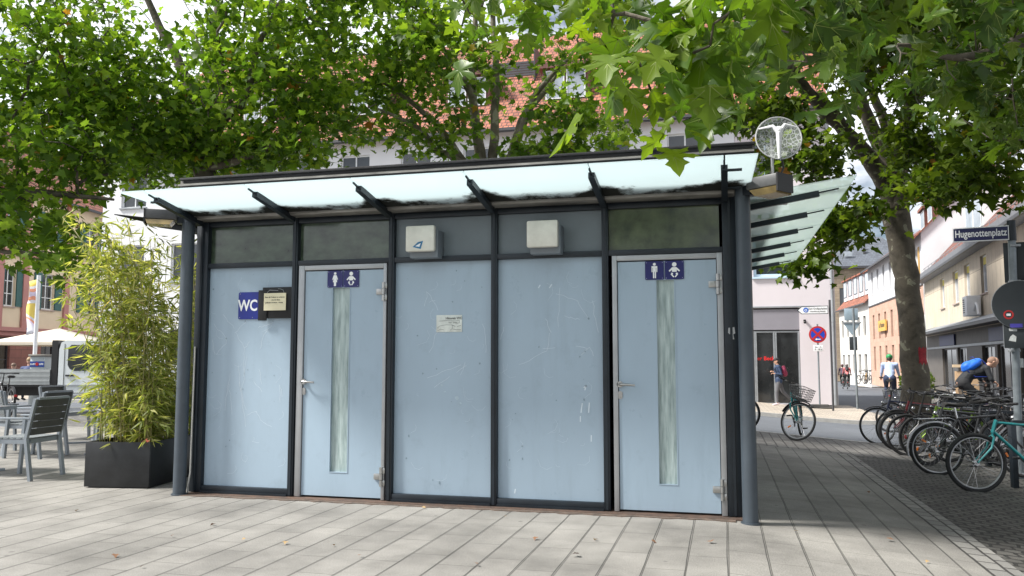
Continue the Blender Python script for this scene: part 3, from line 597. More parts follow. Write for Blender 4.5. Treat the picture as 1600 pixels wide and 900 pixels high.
# ------------------------------------------------------------------ town buildings
tile_m = brick_mat('red_roof_tiles', (.42, .15, .085), (.27, .095, .06), (.07, .035, .03), .22, .20, .022, rot=(R(-90), 0, 0), rough=.75, stain=.35, speck=.15, bump=.7)
tile_dk = brick_mat('brown_roof_tiles', (.26, .10, .07), (.16, .07, .055), (.05, .03, .03), .22, .20, .022, rot=(R(-90), 0, 0), rough=.75, stain=.35, speck=.15, bump=.7)
slate_m = brick_mat('slate_roof', (.12, .135, .16), (.09, .10, .12), (.05, .055, .06), .5, .35, .02, rot=(R(-90), 0, 0), rough=.6, stain=.2, bump=.2)
w_white = pm('white_render', (.70, .71, .73), .85, 0, .05, .6, bump=.15, bscale=40)
w_pink = pm('pinkish_white_render', (.62, .575, .60), .85, 0, .05, .5, bump=.15, bscale=40)
w_cream = pm('cream_render', (.66, .55, .40), .85, 0, .07, .5, bump=.15, bscale=40)
w_rose = pm('rose_render', (.42, .20, .18), .85, 0, .1, .6)
w_sand = brick_mat('red_sandstone', (.30, .13, .10), (.25, .105, .085), (.12, .06, .05), .9, .42, .012, rot=(R(-90), 0, 0), stain=.2, bump=.3)
w_peach = brick_mat('peach_sandstone', (.56, .36, .27), (.50, .31, .23), (.42, .27, .2), .9, .42, .01, rot=(R(-90), 0, 0), stain=.15, bump=.1)
w_beige = brick_mat('beige_cladding', (.58, .51, .40), (.54, .47, .365), (.30, .26, .2), .80, 3.1, .02, rot=(R(-90), 0, 0), stain=.14, bump=.15, offset=0)
w_tan = brick_mat('tan_stone', (.34, .27, .19), (.28, .22, .16), (.18, .14, .1), .8, .4, .02, rot=(R(-90), 0, 0), stain=.2, bump=.2)
trim_m = pm('dark_gutter', (.06, .06, .065), .5, .2, .2, 4); zinc = pm('zinc_gutter', (.32, .34, .36), .5, .5, .15, 4)
shutter_g = pm('green_shutter', (.03, .10, .095), .6, 0, .15, 6); shutter_y = pm('ochre_shutter', (.42, .25, .07), .6, 0, .2, 8)
frame_w = pm('white_window_frame', (.68, .70, .71), .5, 0, .05, 4); frame_b = pm('pale_blue_window_frame', (.50, .66, .78), .5, 0, .05, 4); sill_m = pm('stone_sill', (.40, .32, .28), .8, 0, .1, 5)
def wall_open(b, W_, z0, z1, ops, rev=.18, y=0):
    xs = sorted(set([0, W_] + [v for o in ops for v in o[:2]])); zs = sorted(set([z0, z1] + [v for o in ops for v in o[2:4]]))
    for i in range(len(xs) - 1):
        for j in range(len(zs) - 1):
            cx, cz = (xs[i] + xs[i + 1]) / 2, (zs[j] + zs[j + 1]) / 2
            if cz < z0 or cz > z1 or any(o[0] < cx < o[1] and o[2] < cz < o[3] for o in ops): continue
            b.quad((xs[i], y, zs[j]), (xs[i + 1], y, zs[j]), (xs[i + 1], y, zs[j + 1]), (xs[i], y, zs[j + 1]))
    for a, c, d, e in ops:
        for P in (((a, d), (c, d)), ((c, d), (c, e)), ((c, e), (a, e)), ((a, e), (a, d))):
            (p, q), (r_, t) = P; b.quad((p, y, q), (p, y + rev, q), (r_, y + rev, t), (r_, y, t))
def window(parent, a, c, d, e, y=.12, fm=frame_w, gm=glass_dark, cols=2, rows=1, sill=True, t=.06, sm=None):
    f = MB(); f.box(a, a + t, y, y + .05, d, e); f.box(c - t, c, y, y + .05, d, e); f.box(a + t, c - t, y, y + .05, d, d + t); f.box(a + t, c - t, y, y + .05, e - t, e)
    for i in range(1, cols): x = a + (c - a) * i / cols; f.box(x - .03, x + .03, y + .004, y + .046, d + t, e - t)
    for i in range(1, rows): z = d + (e - d) * i / rows; f.box(a + t, c - t, y + .008, y + .042, z - .02, z + .02)
    w = f.build('window', fm, parent); MB().box(a + t * .5, c - t * .5, y + .02, y + .03, d + t * .5, e - t * .5).build('pane', gm, w)
    if sill: MB().box(a - .06, c + .06, y - .20, y, d - .07, d - .005).build('sill', sm or sill_m, w)
    return w
def shell(root, W_, z0, z1, dep, mat, name='wall'):
    b = MB(); b.quad((0, dep, z0), (0, 0, z0), (0, 0, z1), (0, dep, z1)); b.quad((W_, 0, z0), (W_, dep, z0), (W_, dep, z1), (W_, 0, z1)); b.quad((W_, dep, z0), (0, dep, z0), (0, dep, z1), (W_, dep, z1)); return b
def gable_roof(root, W_, ze, zr, dep, mat, ov=.35, wallm=None, ends=True, ov2=.15):
    b = MB(); h = dep / 2; k = (zr - ze) / h
    for s_, y0, y1 in ((1, -ov, h), (-1, dep + ov, h)):
        za = ze - k * ov
        P = [(-ov2, y0, za), (W_ + ov2, y0, za), (W_ + ov2, y1, zr), (-ov2, y1, zr)]
        b.poly(P if s_ > 0 else P[::-1], (0, 0, .10))
    r = b.build('roof', mat, root)
    if ends:
        for x in (0, W_): MB().add([(x, 0, ze), (x, dep, ze), (x, h, zr)], [(0, 1, 2)]).build('gable_wall', wallm, root)
    gt = MB(); gt.box(-ov2, W_ + ov2, -ov - .12, -ov, ze - k * ov - .03, ze - k * ov + .10); gt.build('gutter', trim_m, root)
    return r
# long white building behind the trees
WY = 31.8
def px_x(px, y): return atY(px, 500, y).x
x0, x1 = -28.0, .55
root = thing('town_house', 'long white rendered building with red tiled roof and dormers behind the kiosk and trees', 'building', (x0, WY, -.2))
Wd = x1 - x0; ops = []
for i in range(10):
    a = 1.0 + i * 2.78
    for d in (1.1, 5.0, 8.5): ops.append((a, a + 1.35, d, d + 1.75))
b = MB(); wall_open(b, Wd, 0, 11.05, ops, .2); b.build('wall', w_white, root); shell(root, Wd, 0, 11.05, 12, w_white).build('side_wall', w_white, root)
for k, o in enumerate(ops): window(root, *o, fm=frame_w if k % 3 else trim_m, cols=2, sm=zinc)
ROOT_DEP = 14.5
gable_roof(root, Wd, 11.1, 17.6, ROOT_DEP, tile_m, .45, w_white, ov2=0)
rslope = (17.6 - 11.1) / (ROOT_DEP / 2)
def dormer(root, xc, w, zb, h, slope, ze, roofm, wallm, fm=frame_w, name='dormer', y0off=0.0, cols=2):
    yb = (zb - ze) / slope + y0off; y1 = (zb + h + .5 - ze) / slope + .3
    d = MB(); d.box(xc - w / 2, xc + w / 2, yb, y1, zb - .3, zb + h); o = d.build(name, wallm, root)
    MB().box(xc - w / 2 - .15, xc + w / 2 + .15, yb - .2, y1 + .4, zb + h + .004, zb + h + .22).build('dormer_roof', roofm, o)
    k = (w - .2) / cols
    for i in range(cols):
        a = xc - w / 2 + .1 + i * k
        f = MB(); t = .05; y = yb - .03; aa, cc, dd, ee = a + .04, a + k - .04, zb + .12, zb + h - .08
        f.box(aa, aa + t, y - .03, y, dd, ee); f.box(cc - t, cc, y - .03, y, dd, ee); f.box(aa + t, cc - t, y - .03, y, dd, dd + t); f.box(aa + t, cc - t, y - .03, y, ee - t, ee)
        f.build('window_frame', fm, o, loc=(0, 0, 0)); MB().box(aa + t, cc - t, y - .012, y - .004, dd + t, ee - t).build('pane', glass_sky, o, loc=(0, 0, 0))
    return o
glass_sky = pm('window_glass_pale', (.34, .38, .42), .12, 0, .3, 1.5, spec=.9)
brown = pm('brown_metal', (.13, .05, .04), .5, .1, .2, 4)
for px in (890, 735, 580, 410, 250): dormer(root, px_x(px, 33.8) - x0, 2.0, 12.35, 1.45, rslope, 11.1, brown, brown)
b = MB(); xa, xb = px_x(705, 35.5) - x0, px_x(842, 35.5) - x0
for k in range(6): z = 14.35 + k * .2; b.box(xa, xb, (z - 11.1) / rslope - .28, (z - 11.1) / rslope - .22, z, z + .09)
b.box(xb - .05, xb, 3.0, 4.6, 14.0, 15.6); b.build('roof_louvre', trim_m, root)
b = MB(); b.box(0, Wd, -.62, -.48, 10.70, 10.82); b.build('eave_trim', trim_m, root)
sg = MB().box(13.0 + .0, 14.1, .08, .1, 5.9, 6.0); sg.build('window_lettering_band', pm('red_band', (.5, .04, .04), .5), root)
# pinkish corner house with shop front
root = thing('corner_house', 'pinkish white corner house with glazed shop front and pale blue window frames', 'building', (.56, WY, -.35))
Wp = 3.95 - .56; ox = .56
ops = [(.56 - ox - .0 + .02, 2.70 - ox, .02, 3.55), (1.12 - ox, 2.62 - ox, 4.72, 6.3), (1.05 - ox, 2.25 - ox, 8.2, 9.9)]
b = MB(); wall_open(b, Wp, 0, 11.2, ops, .22); b.build('wall', w_pink, root); shell(root, Wp, 0, 11.2, 12, w_pink).build('side_wall', w_pink, root)
window(root, *ops[1], fm=frame_b, cols=1, rows=1, t=.11, sm=frame_b); window(root, *ops[2], fm=frame_b, cols=2, t=.09, sm=frame_b)
MB().box(1.1 - ox, 2.2 - ox, .155, .165, 8.4, 8.7).build('red_window_band', MATS['red_band'], root)
gpn = pm('shopfront_grey_panel', (.24, .23, .26), .6, 0, .05, 2)
MB().box(ops[0][0], ops[0][1], .02, .1, 2.74, 3.5).build('shutter_box', gpn, root)
MB().box(0, 2.9, -.05, .0, 3.56, 3.61).build('string_course', zinc, root)
sf = MB(); zt = 2.70
sf.box(.02, 2.14, .05, .12, zt - .06, zt)
for x in (.02, .50, .56, 1.20, 1.27, 2.07): sf.box(x, x + .055, .05, .12, .04, zt - .06)
sf.box(.02, 2.14, .05, .12, 0.0, .05); sfo = sf.build('shop_front', zinc, root)
MB().box(.03, 2.13, .13, .14, .05, zt - .07).build('pane', glass_shop, sfo)
nb = MB().box(.13, .37, .07, .08, 1.45, 1.85).build('posted_notice', pm('pale_green_paper', (.5, .62, .56), .6), root)
red_txt = pm('red_lettering', (.75, .02, .02), .5)
text('shop_lettering', 'der Beck', .20, red_txt, root, (.88, .125, 1.68), bold=.003)
dn = MB(); dn.cyl((Wp - .1, -.08, .0), (Wp - .1, -.08, 10.9), .055, 10); dn.cyl((Wp - .1, -.08, .0), (Wp - .1, -.08, 1.3), .07, 10); dn.build('downpipe', zinc, root)
dn = MB(); dn.cyl((Wp - .1, -.08, 3.0), (Wp - .1, -.08, 3.3), .075, 10); dn.build('pipe_collar', zinc, root)
sgn = MB(); sgn.box(2.28, 2.36, -.12, 0, 3.05, 3.1); sgn.ell((2.32, -.14, 3.0), (.05, .05, .05)); sgn.build('wall_camera', black, root)
gable_roof(root, Wp, 11.25, 17.6, ROOT_DEP, tile_m, .45, w_pink, ov2=0)
MB().box(0, Wp, -.62, -.48, 10.85, 10.97).build('eave_trim', trim_m, root)
# buildings along the side street: helper from two plan points (far, near)
def row_root(name, label, far, near, zg):
    d = Vector((near[0] - far[0], near[1] - far[1])); L = d.length
    r = thing(name, label, 'building', (far[0], far[1], zg), math.atan2(d.y, d.x)); return r, L
def plan(px, dep): p = D(px, 500, dep); return (p.x, p.y)
def loc_x(root, L, far, near, px):
    v = ray(px, 500); # intersect plan ray with facade line
    A = np.array([[v.x, far[0] - near[0]], [v.y, far[1] - near[1]]]); t, u = np.linalg.solve(A, np.array([far[0], far[1]])); return u * L, t
def z_at(px, py, t): return D(px, py, t).z
# 1 beige clad building with shop
far, near = (WL(61.5), 61.5), (WL(19.5), 19.5)
root, L = row_root('shop_building', 'two storey beige clad building with tiled roof, narrow windows and dark shop canopy', far, near, -.6)
zo = .6; ops = []
for a_, c_ in ((1471.5, 1477.8), (1491.5, 1500), (1510, 1518.5), (1536, 1545.5), (1578, 1589)):
    xa, t = loc_x(root, L, far, near, a_); xb, t2 = loc_x(root, L, far, near, c_); ops.append((xa, xb, 4.75 + zo - .35, 6.55 + zo - .35))
shp = [(loc_x(root, L, far, near, p)[0], loc_x(root, L, far, near, q)[0], .25, 2.35 + .2) for p, q in ((1470, 1492), (1494, 1508), (1532, 1552), (1556, 1585), (1589, 1620))]
b = MB(); wall_open(b, L, 3.45, 7.75, ops, .25); b.build('upper_wall', w_beige, root)
b = MB(); wall_open(b, L, 0, 3.45, shp, .3); b.build('ground_floor_wall', pm('shop_dark_stone', (.10, .09, .08), .6, 0, .2, 2), root)
shell(root, L, 0, 7.75, 9, w_beige).build('side_wall', w_beige, root)
yel = pm('yellow_blind', (.6, .5, .05), .6)
for o in ops:
    w = window(root, *o, fm=frame_w, cols=1, t=.10, gm=glass_sky)
    MB().box(o[0] + .1, o[1] - .1, .115, .13, o[3] - .42, o[3] - .08).build('blind', yel, w)
for k, o in enumerate(shp):
    w = window(root, *o, fm=zinc if k % 2 else trim_m, gm=glass_shop, cols=2, sill=False, t=.08)
    for q in range(3): xx = o[0] + (o[1] - o[0]) * (.2 + .27 * q); MB().box(xx, xx + .35, .16, .17, .6 + .3 * q, .95 + .35 * q).build('display', (white_p, yel, w_peach)[q], w)
MB().poly([(0, -1.2, 3.52), (0, 0, 3.95), (0, 0, 3.5), (0, -1.2, 3.38)], (L, 0, 0)).build('shop_canopy', trim_m, root)
MB().poly([(0, -1.22, 3.53), (0, 0, 3.97), (0, 0, 3.955), (0, -1.22, 3.515)], (L, 0, 0)).build('canopy_sheet', zinc, root)
blue_s = pm('blue_shop_sign', (.015, .03, .13), .5); gold = pm('gold_lettering', (.45, .30, .08), .5)
for p, q in ((1469, 1492), (1547, 1572)):
    xa, xb = loc_x(root, L, far, near, p)[0], loc_x(root, L, far, near, q)[0]
    MB().box(xa, xb, -.10, -.02, 2.72, 3.32).build('shop_sign', blue_s, root)
MB().box(0, L, -.06, -.005, 2.58, 2.70).build('shop_fascia', zinc, root)
gable_roof(root, L, 7.7, 13.2, 10, tile_dk, .5, w_beige, ov2=.1)
MB().box(0, L, -.5, -.02, 7.12, 7.6).build('eave_box', pm('eave_grey', (.16, .165, .18), .6), root)
for px, w in ((1500, 4.4), (1575, 3.2)):
    xx = loc_x(root, L, far, near, px)[0]
    dormer(root, xx, w, 8.7, 2.2, 1.1, 7.7, tile_m, w_white, cols=2)
b = MB()
for k in range(26): b.beam((1 + k * 1.5, -.25, 7.55), (1 + k * 1.5, -.25, 7.95), .03, .03)
b.beam((1, -.25, 7.93), (39, -.25, 7.93), .025, .025); b.build('snow_guard', zinc, root)
# air conditioners
for px, sz_ in ((1462, 1.35), (1534, 1.1)):
    xa, t = loc_x(root, L, far, near, px)
    M_ = root.matrix_basis; 
    a = thing('air_conditioner', 'white air conditioning unit on the shop canopy ' + ('nearer the tree trunk' if px < 1500 else 'with a bent white hose'), 'air conditioner', (0, 0, 0), 0, 'air conditioning units over the shop')
    bpy.context.view_layer.update(); a.matrix_world = root.matrix_world @ Matrix.Translation((xa, -.95 if px < 1500 else -.4, 3.78 if px < 1500 else 3.98))
    MB().box(-sz_ * .5, sz_ * .5, -.3, .3, 0, .95, .03).build('casing', frame_w, a)
    b = MB()
    for k in range(7): b.box(-.5 * sz_ + .15, 0, -.315, -.302, .15 + k * .1, .2 + k * .1)
    b.build('grille', trim_m, a)
    b = MB(); b.tube([(sz_ * .5, 0, .25), (sz_ * .5 + .5, 0, .55), (sz_ * .5 + .8, 0, .4), (sz_ * .5 + 1.0, 0, .0)], .06, 8); b.build('hose', frame_w if px > 1500 else black, a)
# 2 house with ochre shutters
far, near = (WL(71.3), 71.3), (WL(62.0), 62.0)
root, L = row_root('shuttered_house', 'tall house with peach stone lower storeys, white top and ochre shutters beside the tree trunk', far, near, -.7)
ops = [(L - 3.2 - 3.4 * k, L - 1.7 - 3.4 * k, z, z + 2.0) for k in range(2) for z in (1.2, 4.3, 8.0)]
lo = [o for o in ops if o[2] < 7]; hi = [o for o in ops if o[2] > 7]
b = MB(); wall_open(b, L, 0, 7.2, lo, .2); b.build('lower_wall', w_peach, root)
b = MB(); wall_open(b, L, 7.2, 10.9, hi, .2); b.build('upper_wall', w_white, root)
shell(root, L, 0, 10.9, 9, w_white).build('side_wall', w_white, root)
for o in ops:
    window(root, *o, cols=2)
    if o[2] > 4:
        for a in (o[0] - .72, o[1] + .06): MB().box(a, a + .66, -.06, -.01, o[2], o[3]).build('shutter', shutter_y, root)
MB().box(0, L, -.06, -.005, 7.2, 7.3).build('string_course', trim_m, root)
gable_roof(root, L, 10.9, 15.4, 9, tile_m, .5, w_white, ov2=.2)
dormer(root, L - 2.4, 2.2, 11.9, 1.5, 1.0, 10.9, tile_m, brown, cols=1); dormer(root, L - 6.2, 2.2, 11.9, 1.5, 1.0, 10.9, tile_m, brown, cols=1)
# wall lantern
b = MB(); b.beam((L - .6, -.05, 7.0), (L - .6, -1.0, 7.0), .05, .05); b.box(L - .85, L - .35, -1.2, -.8, 6.3, 6.9); b.build('wall_lantern', trim_m, root)
# 3 white over peach house
far, near = plan(1358.5, 83.5), (WL(71.6), 71.6)
root, L = row_root('white_peach_house', 'long house white above and peach stone below with evenly spaced narrow windows', far, near, -1.2)
xs = [loc_x(root, L, far, near, p)[0] for p in (1365, 1374.5, 1383, 1393.5)]; sp_ = (xs[3] - xs[0]) / 3
ops = [(x - .5, x + .5, z, z + 2.0 + (.3 if z < 9 else -.1)) for x in [xs[0] + sp_ * k for k in range(5)] for z in (1.5, 4.6, 8.9)]
ops = [o for o in ops if o[1] < L - .2 and o[0] > .2]
b = MB(); wall_open(b, L, 0, 7.8, [o for o in ops if o[2] < 7], .3); b.build('lower_wall', w_peach, root)
b = MB(); wall_open(b, L, 7.8, 11.7, [o for o in ops if o[2] > 7], .3); b.build('upper_wall', w_white, root)
shell(root, L, 0, 11.7, 10, w_white).build('side_wall', w_white, root)
for o in ops: window(root, *o, fm=trim_m, cols=1, y=.2)
MB().box(0, L, -.08, -.005, 7.8, 7.92).build('string_course', trim_m, root)
gable_roof(root, L, 11.8, 15.5, 10, tile_dk, .6, w_white, ov2=.1)
s = thing('shop_board', 'yellow hanging board with dark lettering on the peach stone house front', 'sign', (0, 0, 0)); bpy.context.view_layer.update()
xx, t = loc_x(root, L, far, near, 1381); s.matrix_world = root.matrix_world @ Matrix.Translation((xx, -.15, z_at(1381, 508, t) + 1.2))
MB().box(-1.9, 1.9, -.06, .06, -.55, .45).build('board', pm('ochre_board', (.6, .36, .08), .6, 0, .15, 6), s); text('lettering', 'La Passione', .62, pm('sign_ink', (.08, .05, .03), .6), s, (0, -.07, 0), bold=.01)
# 4 low white house with red dormers
far2, near2 = plan(1311.5, 99), plan(1357.5, 83.8)
root, L = row_root('dormer_house', 'white house with a row of red tiled dormers in the side street', far2, near2, -1.5)
ops = [(a, a + 1.3, z, z + 2.0) for a in np.arange(1.2, L - 1.6, 2.9) for z in (1.4, 5.4)]
b = MB(); wall_open(b, L, 0, 8.9, ops, .25); b.build('wall', pm('warm_white_render', (.66, .64, .60), .85, 0, .05, 1), root); shell(root, L, 0, 8.9, 9, w_white).build('side_wall', w_white, root)
for o in ops: window(root, *o, fm=trim_m, cols=1, y=.2)
gable_roof(root, L, 9.0, 14.0, 9, tile_m, .4, w_white, ov2=.1)
for k in range(5): dormer(root, 2 + k * (L - 4) / 4, 1.9, 10.0, 2.0, 1.1, 9.0, tile_m, w_white, cols=1, fm=trim_m, y0off=-.5)
# 5 sandstone building with slate roof
p0 = plan(1292, 128); root = thing('slate_roof_building', 'tan sandstone building with a steep grey slate roof closing the side street', 'building', (p0[0], p0[1], -2.0), R(0))
Wc = 13.0; b = MB(); wall_open(b, Wc, 0, 17.8, [(x, x + 1.5, 11.5, 14.5) for x in (2.0, 5.8, 9.6)], .3); b.build('wall', w_tan, root); shell(root, Wc, 0, 17.8, 14, w_tan).build('side_wall', w_tan, root)
for x in (2.0, 5.8, 9.6): window(root, x, x + 1.5, 11.5, 14.5, fm=trim_m, cols=1)
b = MB(); V = [(-.6, -.6, 17.8), (Wc + .6, -.6, 17.8), (Wc + .6, 14.6, 17.8), (-.6, 14.6, 17.8), (3.6, 6, 23.2), (9.4, 6, 23.2)]
b.add(V, [(0, 1, 5, 4), (1, 2, 5), (2, 3, 4, 5), (3, 0, 4)]); b.build('roof', slate_m, root, sharp=20)
MB().box(-.7, Wc + .7, -.75, -.55, 17.5, 17.85).build('gutter', trim_m, root); MB().box(3.0, 4.2, 1.1, 1.3, 19.6, 20.3).build('skylight', glass_sky, root)
MB().box(6, 6.3, 2.0, 2.4, 20.0, 21.0).build('roof_vent', trim_m, root)
# 6 cream house with green shutters, far left
far, near = plan(-130, 35), plan(186, 50.5)
d = Vector((near[0] - far[0], near[1] - far[1])); L = d.length
root = thing('cream_house', 'cream house with green shutters over a red sandstone ground floor', 'building', (far[0], far[1], -.3), math.atan2(d.y, d.x))
def lx(px): return loc_x(root, L, far, near, px)[0]
ops1 = []; ops2 = []
for pa, pc in ((-88, -72), (-42, -28), (3, 21), (62, 82), (128, 146)): ops1.append((lx(pa), lx(pc), 4.25, 6.15)); ops2.append((lx(pa), lx(pc), 7.6, 9.4))
g0 = [(lx(p), lx(q), .5, 2.7) for p, q in ((-60, -20), (-12, 18), (66, 88), (112, 150))]
b = MB(); wall_open(b, L, 0, 3.05, g0, .3); b.build('ground_floor_wall', w_sand, root)
b = MB(); wall_open(b, L, 3.05, 6.9, ops1, .25); b.build('upper_wall', w_cream, root)
b = MB(); wall_open(b, L, 6.9, 10.5, ops2, .25); b.build('top_wall', w_cream, root)
shell(root, L, 0, 10.5, 10, w_cream).build('side_wall', w_cream, root)
b = MB(); b.box(0, L, -.3, -.01, 3.0, 3.2); b.box(0, L, -.15, -.011, 2.78, 2.99); b.box(0, L, -.22, -.01, 6.85, 7.05); b.build('cornice', w_rose, root)
b = MB()
for px in (-60, -5, 35, 100, 160): x = lx(px); b.box(x - .2, x + .2, -.12, -.012, 3.2, 10.4)
b.build('pilaster', w_rose, root)
for o in ops1 + ops2:
    window(root, *o, cols=2, rows=3)
    for a in (o[0] - .62, o[1] + .04): MB().box(a, a + .58, -.07, -.015, o[2], o[3]).build('shutter', shutter_g, root)
for o in g0: window(root, *o, fm=trim_m, gm=glass_shop, cols=2, rows=2, sill=False)
gable_roof(root, L, 10.5, 15, 10, tile_m, .5, w_cream)
# ------------------------------------------------------------------ plane trees
def bark(name, base, pale, amt=.62):
    m = bpy.data.materials.new(name); m.use_nodes = True; n, b = nodes_of(m); b.inputs['Roughness'].default_value = .85
    t = n.nodes.new('ShaderNodeTexCoord'); z = n.nodes.new('ShaderNodeTexNoise'); z.inputs['Scale'].default_value = 5; z.inputs['Detail'].default_value = 3; z.inputs['Distortion'].default_value = .6; n.links.new(t.outputs['Object'], z.inputs['Vector'])
    r = n.nodes.new('ShaderNodeValToRGB'); r.color_ramp.interpolation = 'LINEAR'; e = r.color_ramp.elements; e[0].position = .30; e[0].color = (*[c * .55 for c in base], 1); e[1].position = amt + .02; e[1].color = (*pale, 1); q = e.new(.5); q.color = (*base, 1); q = e.new(amt - .01); q.color = (*[c * 1.15 for c in base], 1)
    n.links.new(z.outputs['Fac'], r.inputs[0]); n.links.new(r.outputs[0], b.inputs['Base Color'])
    z2 = n.nodes.new('ShaderNodeTexNoise'); z2.inputs['Scale'].default_value = 22; z2.inputs['Detail'].default_value = 5; n.links.new(t.outputs['Object'], z2.inputs['Vector'])
    bp = n.nodes.new('ShaderNodeBump'); bp.inputs['Strength'].default_value = .6; bp.inputs['Distance'].default_value = .02; n.links.new(z2.outputs['Fac'], bp.inputs['Height']); n.links.new(bp.outputs[0], b.inputs['Normal'])
    return m
bark_m = bark('plane_bark', (.105, .09, .068), (.27, .26, .19), .64)
bark_l = bark('plane_bark_pale', (.19, .165, .125), (.40, .38, .29), .6)
leafA = leaf_mat('plane_leaves', (.050, .105, .016), (.108, .195, .024), (.22, .32, .040), .56, (.30, .13, .03))
leafR = leaf_mat('plane_leaves_dark', (.036, .068, .010), (.078, .13, .014), (.15, .21, .025), .48, (.26, .11, .03))
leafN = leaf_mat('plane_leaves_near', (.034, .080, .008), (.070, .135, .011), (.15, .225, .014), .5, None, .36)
leafN_shade = leaf_mat('plane_leaves_near_shaded', (.024, .056, .008), (.046, .092, .010), (.095, .15, .014), .42, None, .36)  # darker copy of the near leaf colours, shade painted in
vein_m = pm('leaf_vein', (.19, .25, .05), .5)
HALF = [(0, 0), (.13, .03), (.40, .07), (.30, .25), (.56, .50), (.28, .50), (.21, .60), (0, 1.0)]
HALFN = [(0, 0), (.10, .0), (.22, .055), (.42, .05), (.36, .12), (.38, .20), (.20, .27), (.33, .34), (.46, .36), (.60, .52), (.47, .51), (.42, .58), (.22, .48), (.17, .55), (.21, .64), (.30, .72), (.17, .76), (.13, .86), (0, 1.03)]
def leaf_template(half, fold=.22, droop=.28, veins=False):
    out = half + [(-x, y) for x, y in half[-2:0:-1]]
    c = (0, .36); P = [c] + out
    V = [(x, y - .0, fold * abs(x) * (1 - .3 * y) - droop * y * y * .8 + (.03 * math.sin(7 * x + 5 * y))) for x, y in P]; k = len(out)
    F = [(0, i + 1, (i + 1) % k + 1) for i in range(k)]; M = [0] * len(F)
    if veins:
        for tx, ty in ((0, .97), (.52, .48), (-.52, .48), (.36, .09), (-.36, .09), (.16, .72), (-.16, .72)):
            sx_, sy_ = (0, .02) if abs(tx) > .2 or tx == 0 else (0, .42)
            L = math.hypot(tx - sx_, ty - sy_); nx, ny = -(ty - sy_) / L * .007, (tx - sx_) / L * .007; b0 = len(V)
            for s_, w in ((0, 1.3), (.5, .9), (1, .3)):
                x, y = sx_ + (tx - sx_) * s_, sy_ + (ty - sy_) * s_
                zz = fold * abs(x) * (1 - .3 * y) - droop * y * y * .8 + .03 * math.sin(7 * x + 5 * y) - .004
                V += [(x + nx * w, y + ny * w, zz), (x - nx * w, y - ny * w, zz)]
            F += [(b0, b0 + 2, b0 + 3), (b0, b0 + 3, b0 + 1), (b0 + 2, b0 + 4, b0 + 5), (b0 + 2, b0 + 5, b0 + 3)]; M += [1] * 4
    return np.array(V), np.array(F), np.array(M)
TF = leaf_template(HALF); TNS = [leaf_template(HALFN, .22, .28, True), leaf_template([(x * 1.08, y * .95) for x, y in HALFN], -.12, .55, True), leaf_template([(x * .88, y) for x, y in HALFN], .42, .05, True), leaf_template([(x * .95, y * 1.1) for x, y in HALFN], -.3, -.25, True)]; TN = TNS[0]
def leaf_mesh(name, T, pos, fwd, nrm, size, mats, parent=None, loc=None):
    V, F, M = T; k = len(V); n = len(pos)
    f = fwd / np.linalg.norm(fwd, axis=1, keepdims=True); r = np.cross(f, nrm); r /= np.linalg.norm(r, axis=1, keepdims=True); u = np.cross(r, f)
    P = pos[:, None, :] + size[:, None, None] * (V[None, :, 0, None] * r[:, None, :] + V[None, :, 1, None] * f[:, None, :] + V[None, :, 2, None] * u[:, None, :])
    me = bpy.data.meshes.new(name); me.vertices.add(n * k); me.vertices.foreach_set('co', P.reshape(-1).astype(np.float32))
    FF = (F[None] + (np.arange(n) * k)[:, None, None]).reshape(-1); nf = n * len(F); s = F.shape[1]
    me.loops.add(nf * s); me.loops.foreach_set('vertex_index', FF.astype(np.int32)); me.polygons.add(nf)
    me.polygons.foreach_set('loop_start', (np.arange(nf) * s).astype(np.int32)); me.polygons.foreach_set('loop_total', np.full(nf, s, np.int32))
    if M.any(): me.polygons.foreach_set('material_index', np.tile(M, n).astype(np.int32))
    for m in (mats if isinstance(mats, list) else [mats]): me.materials.append(m)
    me.update(); me.validate(); o = bpy.data.objects.new(name, me); COL.objects.link(o)
    if parent is not None: o.parent = parent
    if loc is not None: o.location = loc
    return o
def V3(v): return np.array([v[0], v[1], v[2]], float)
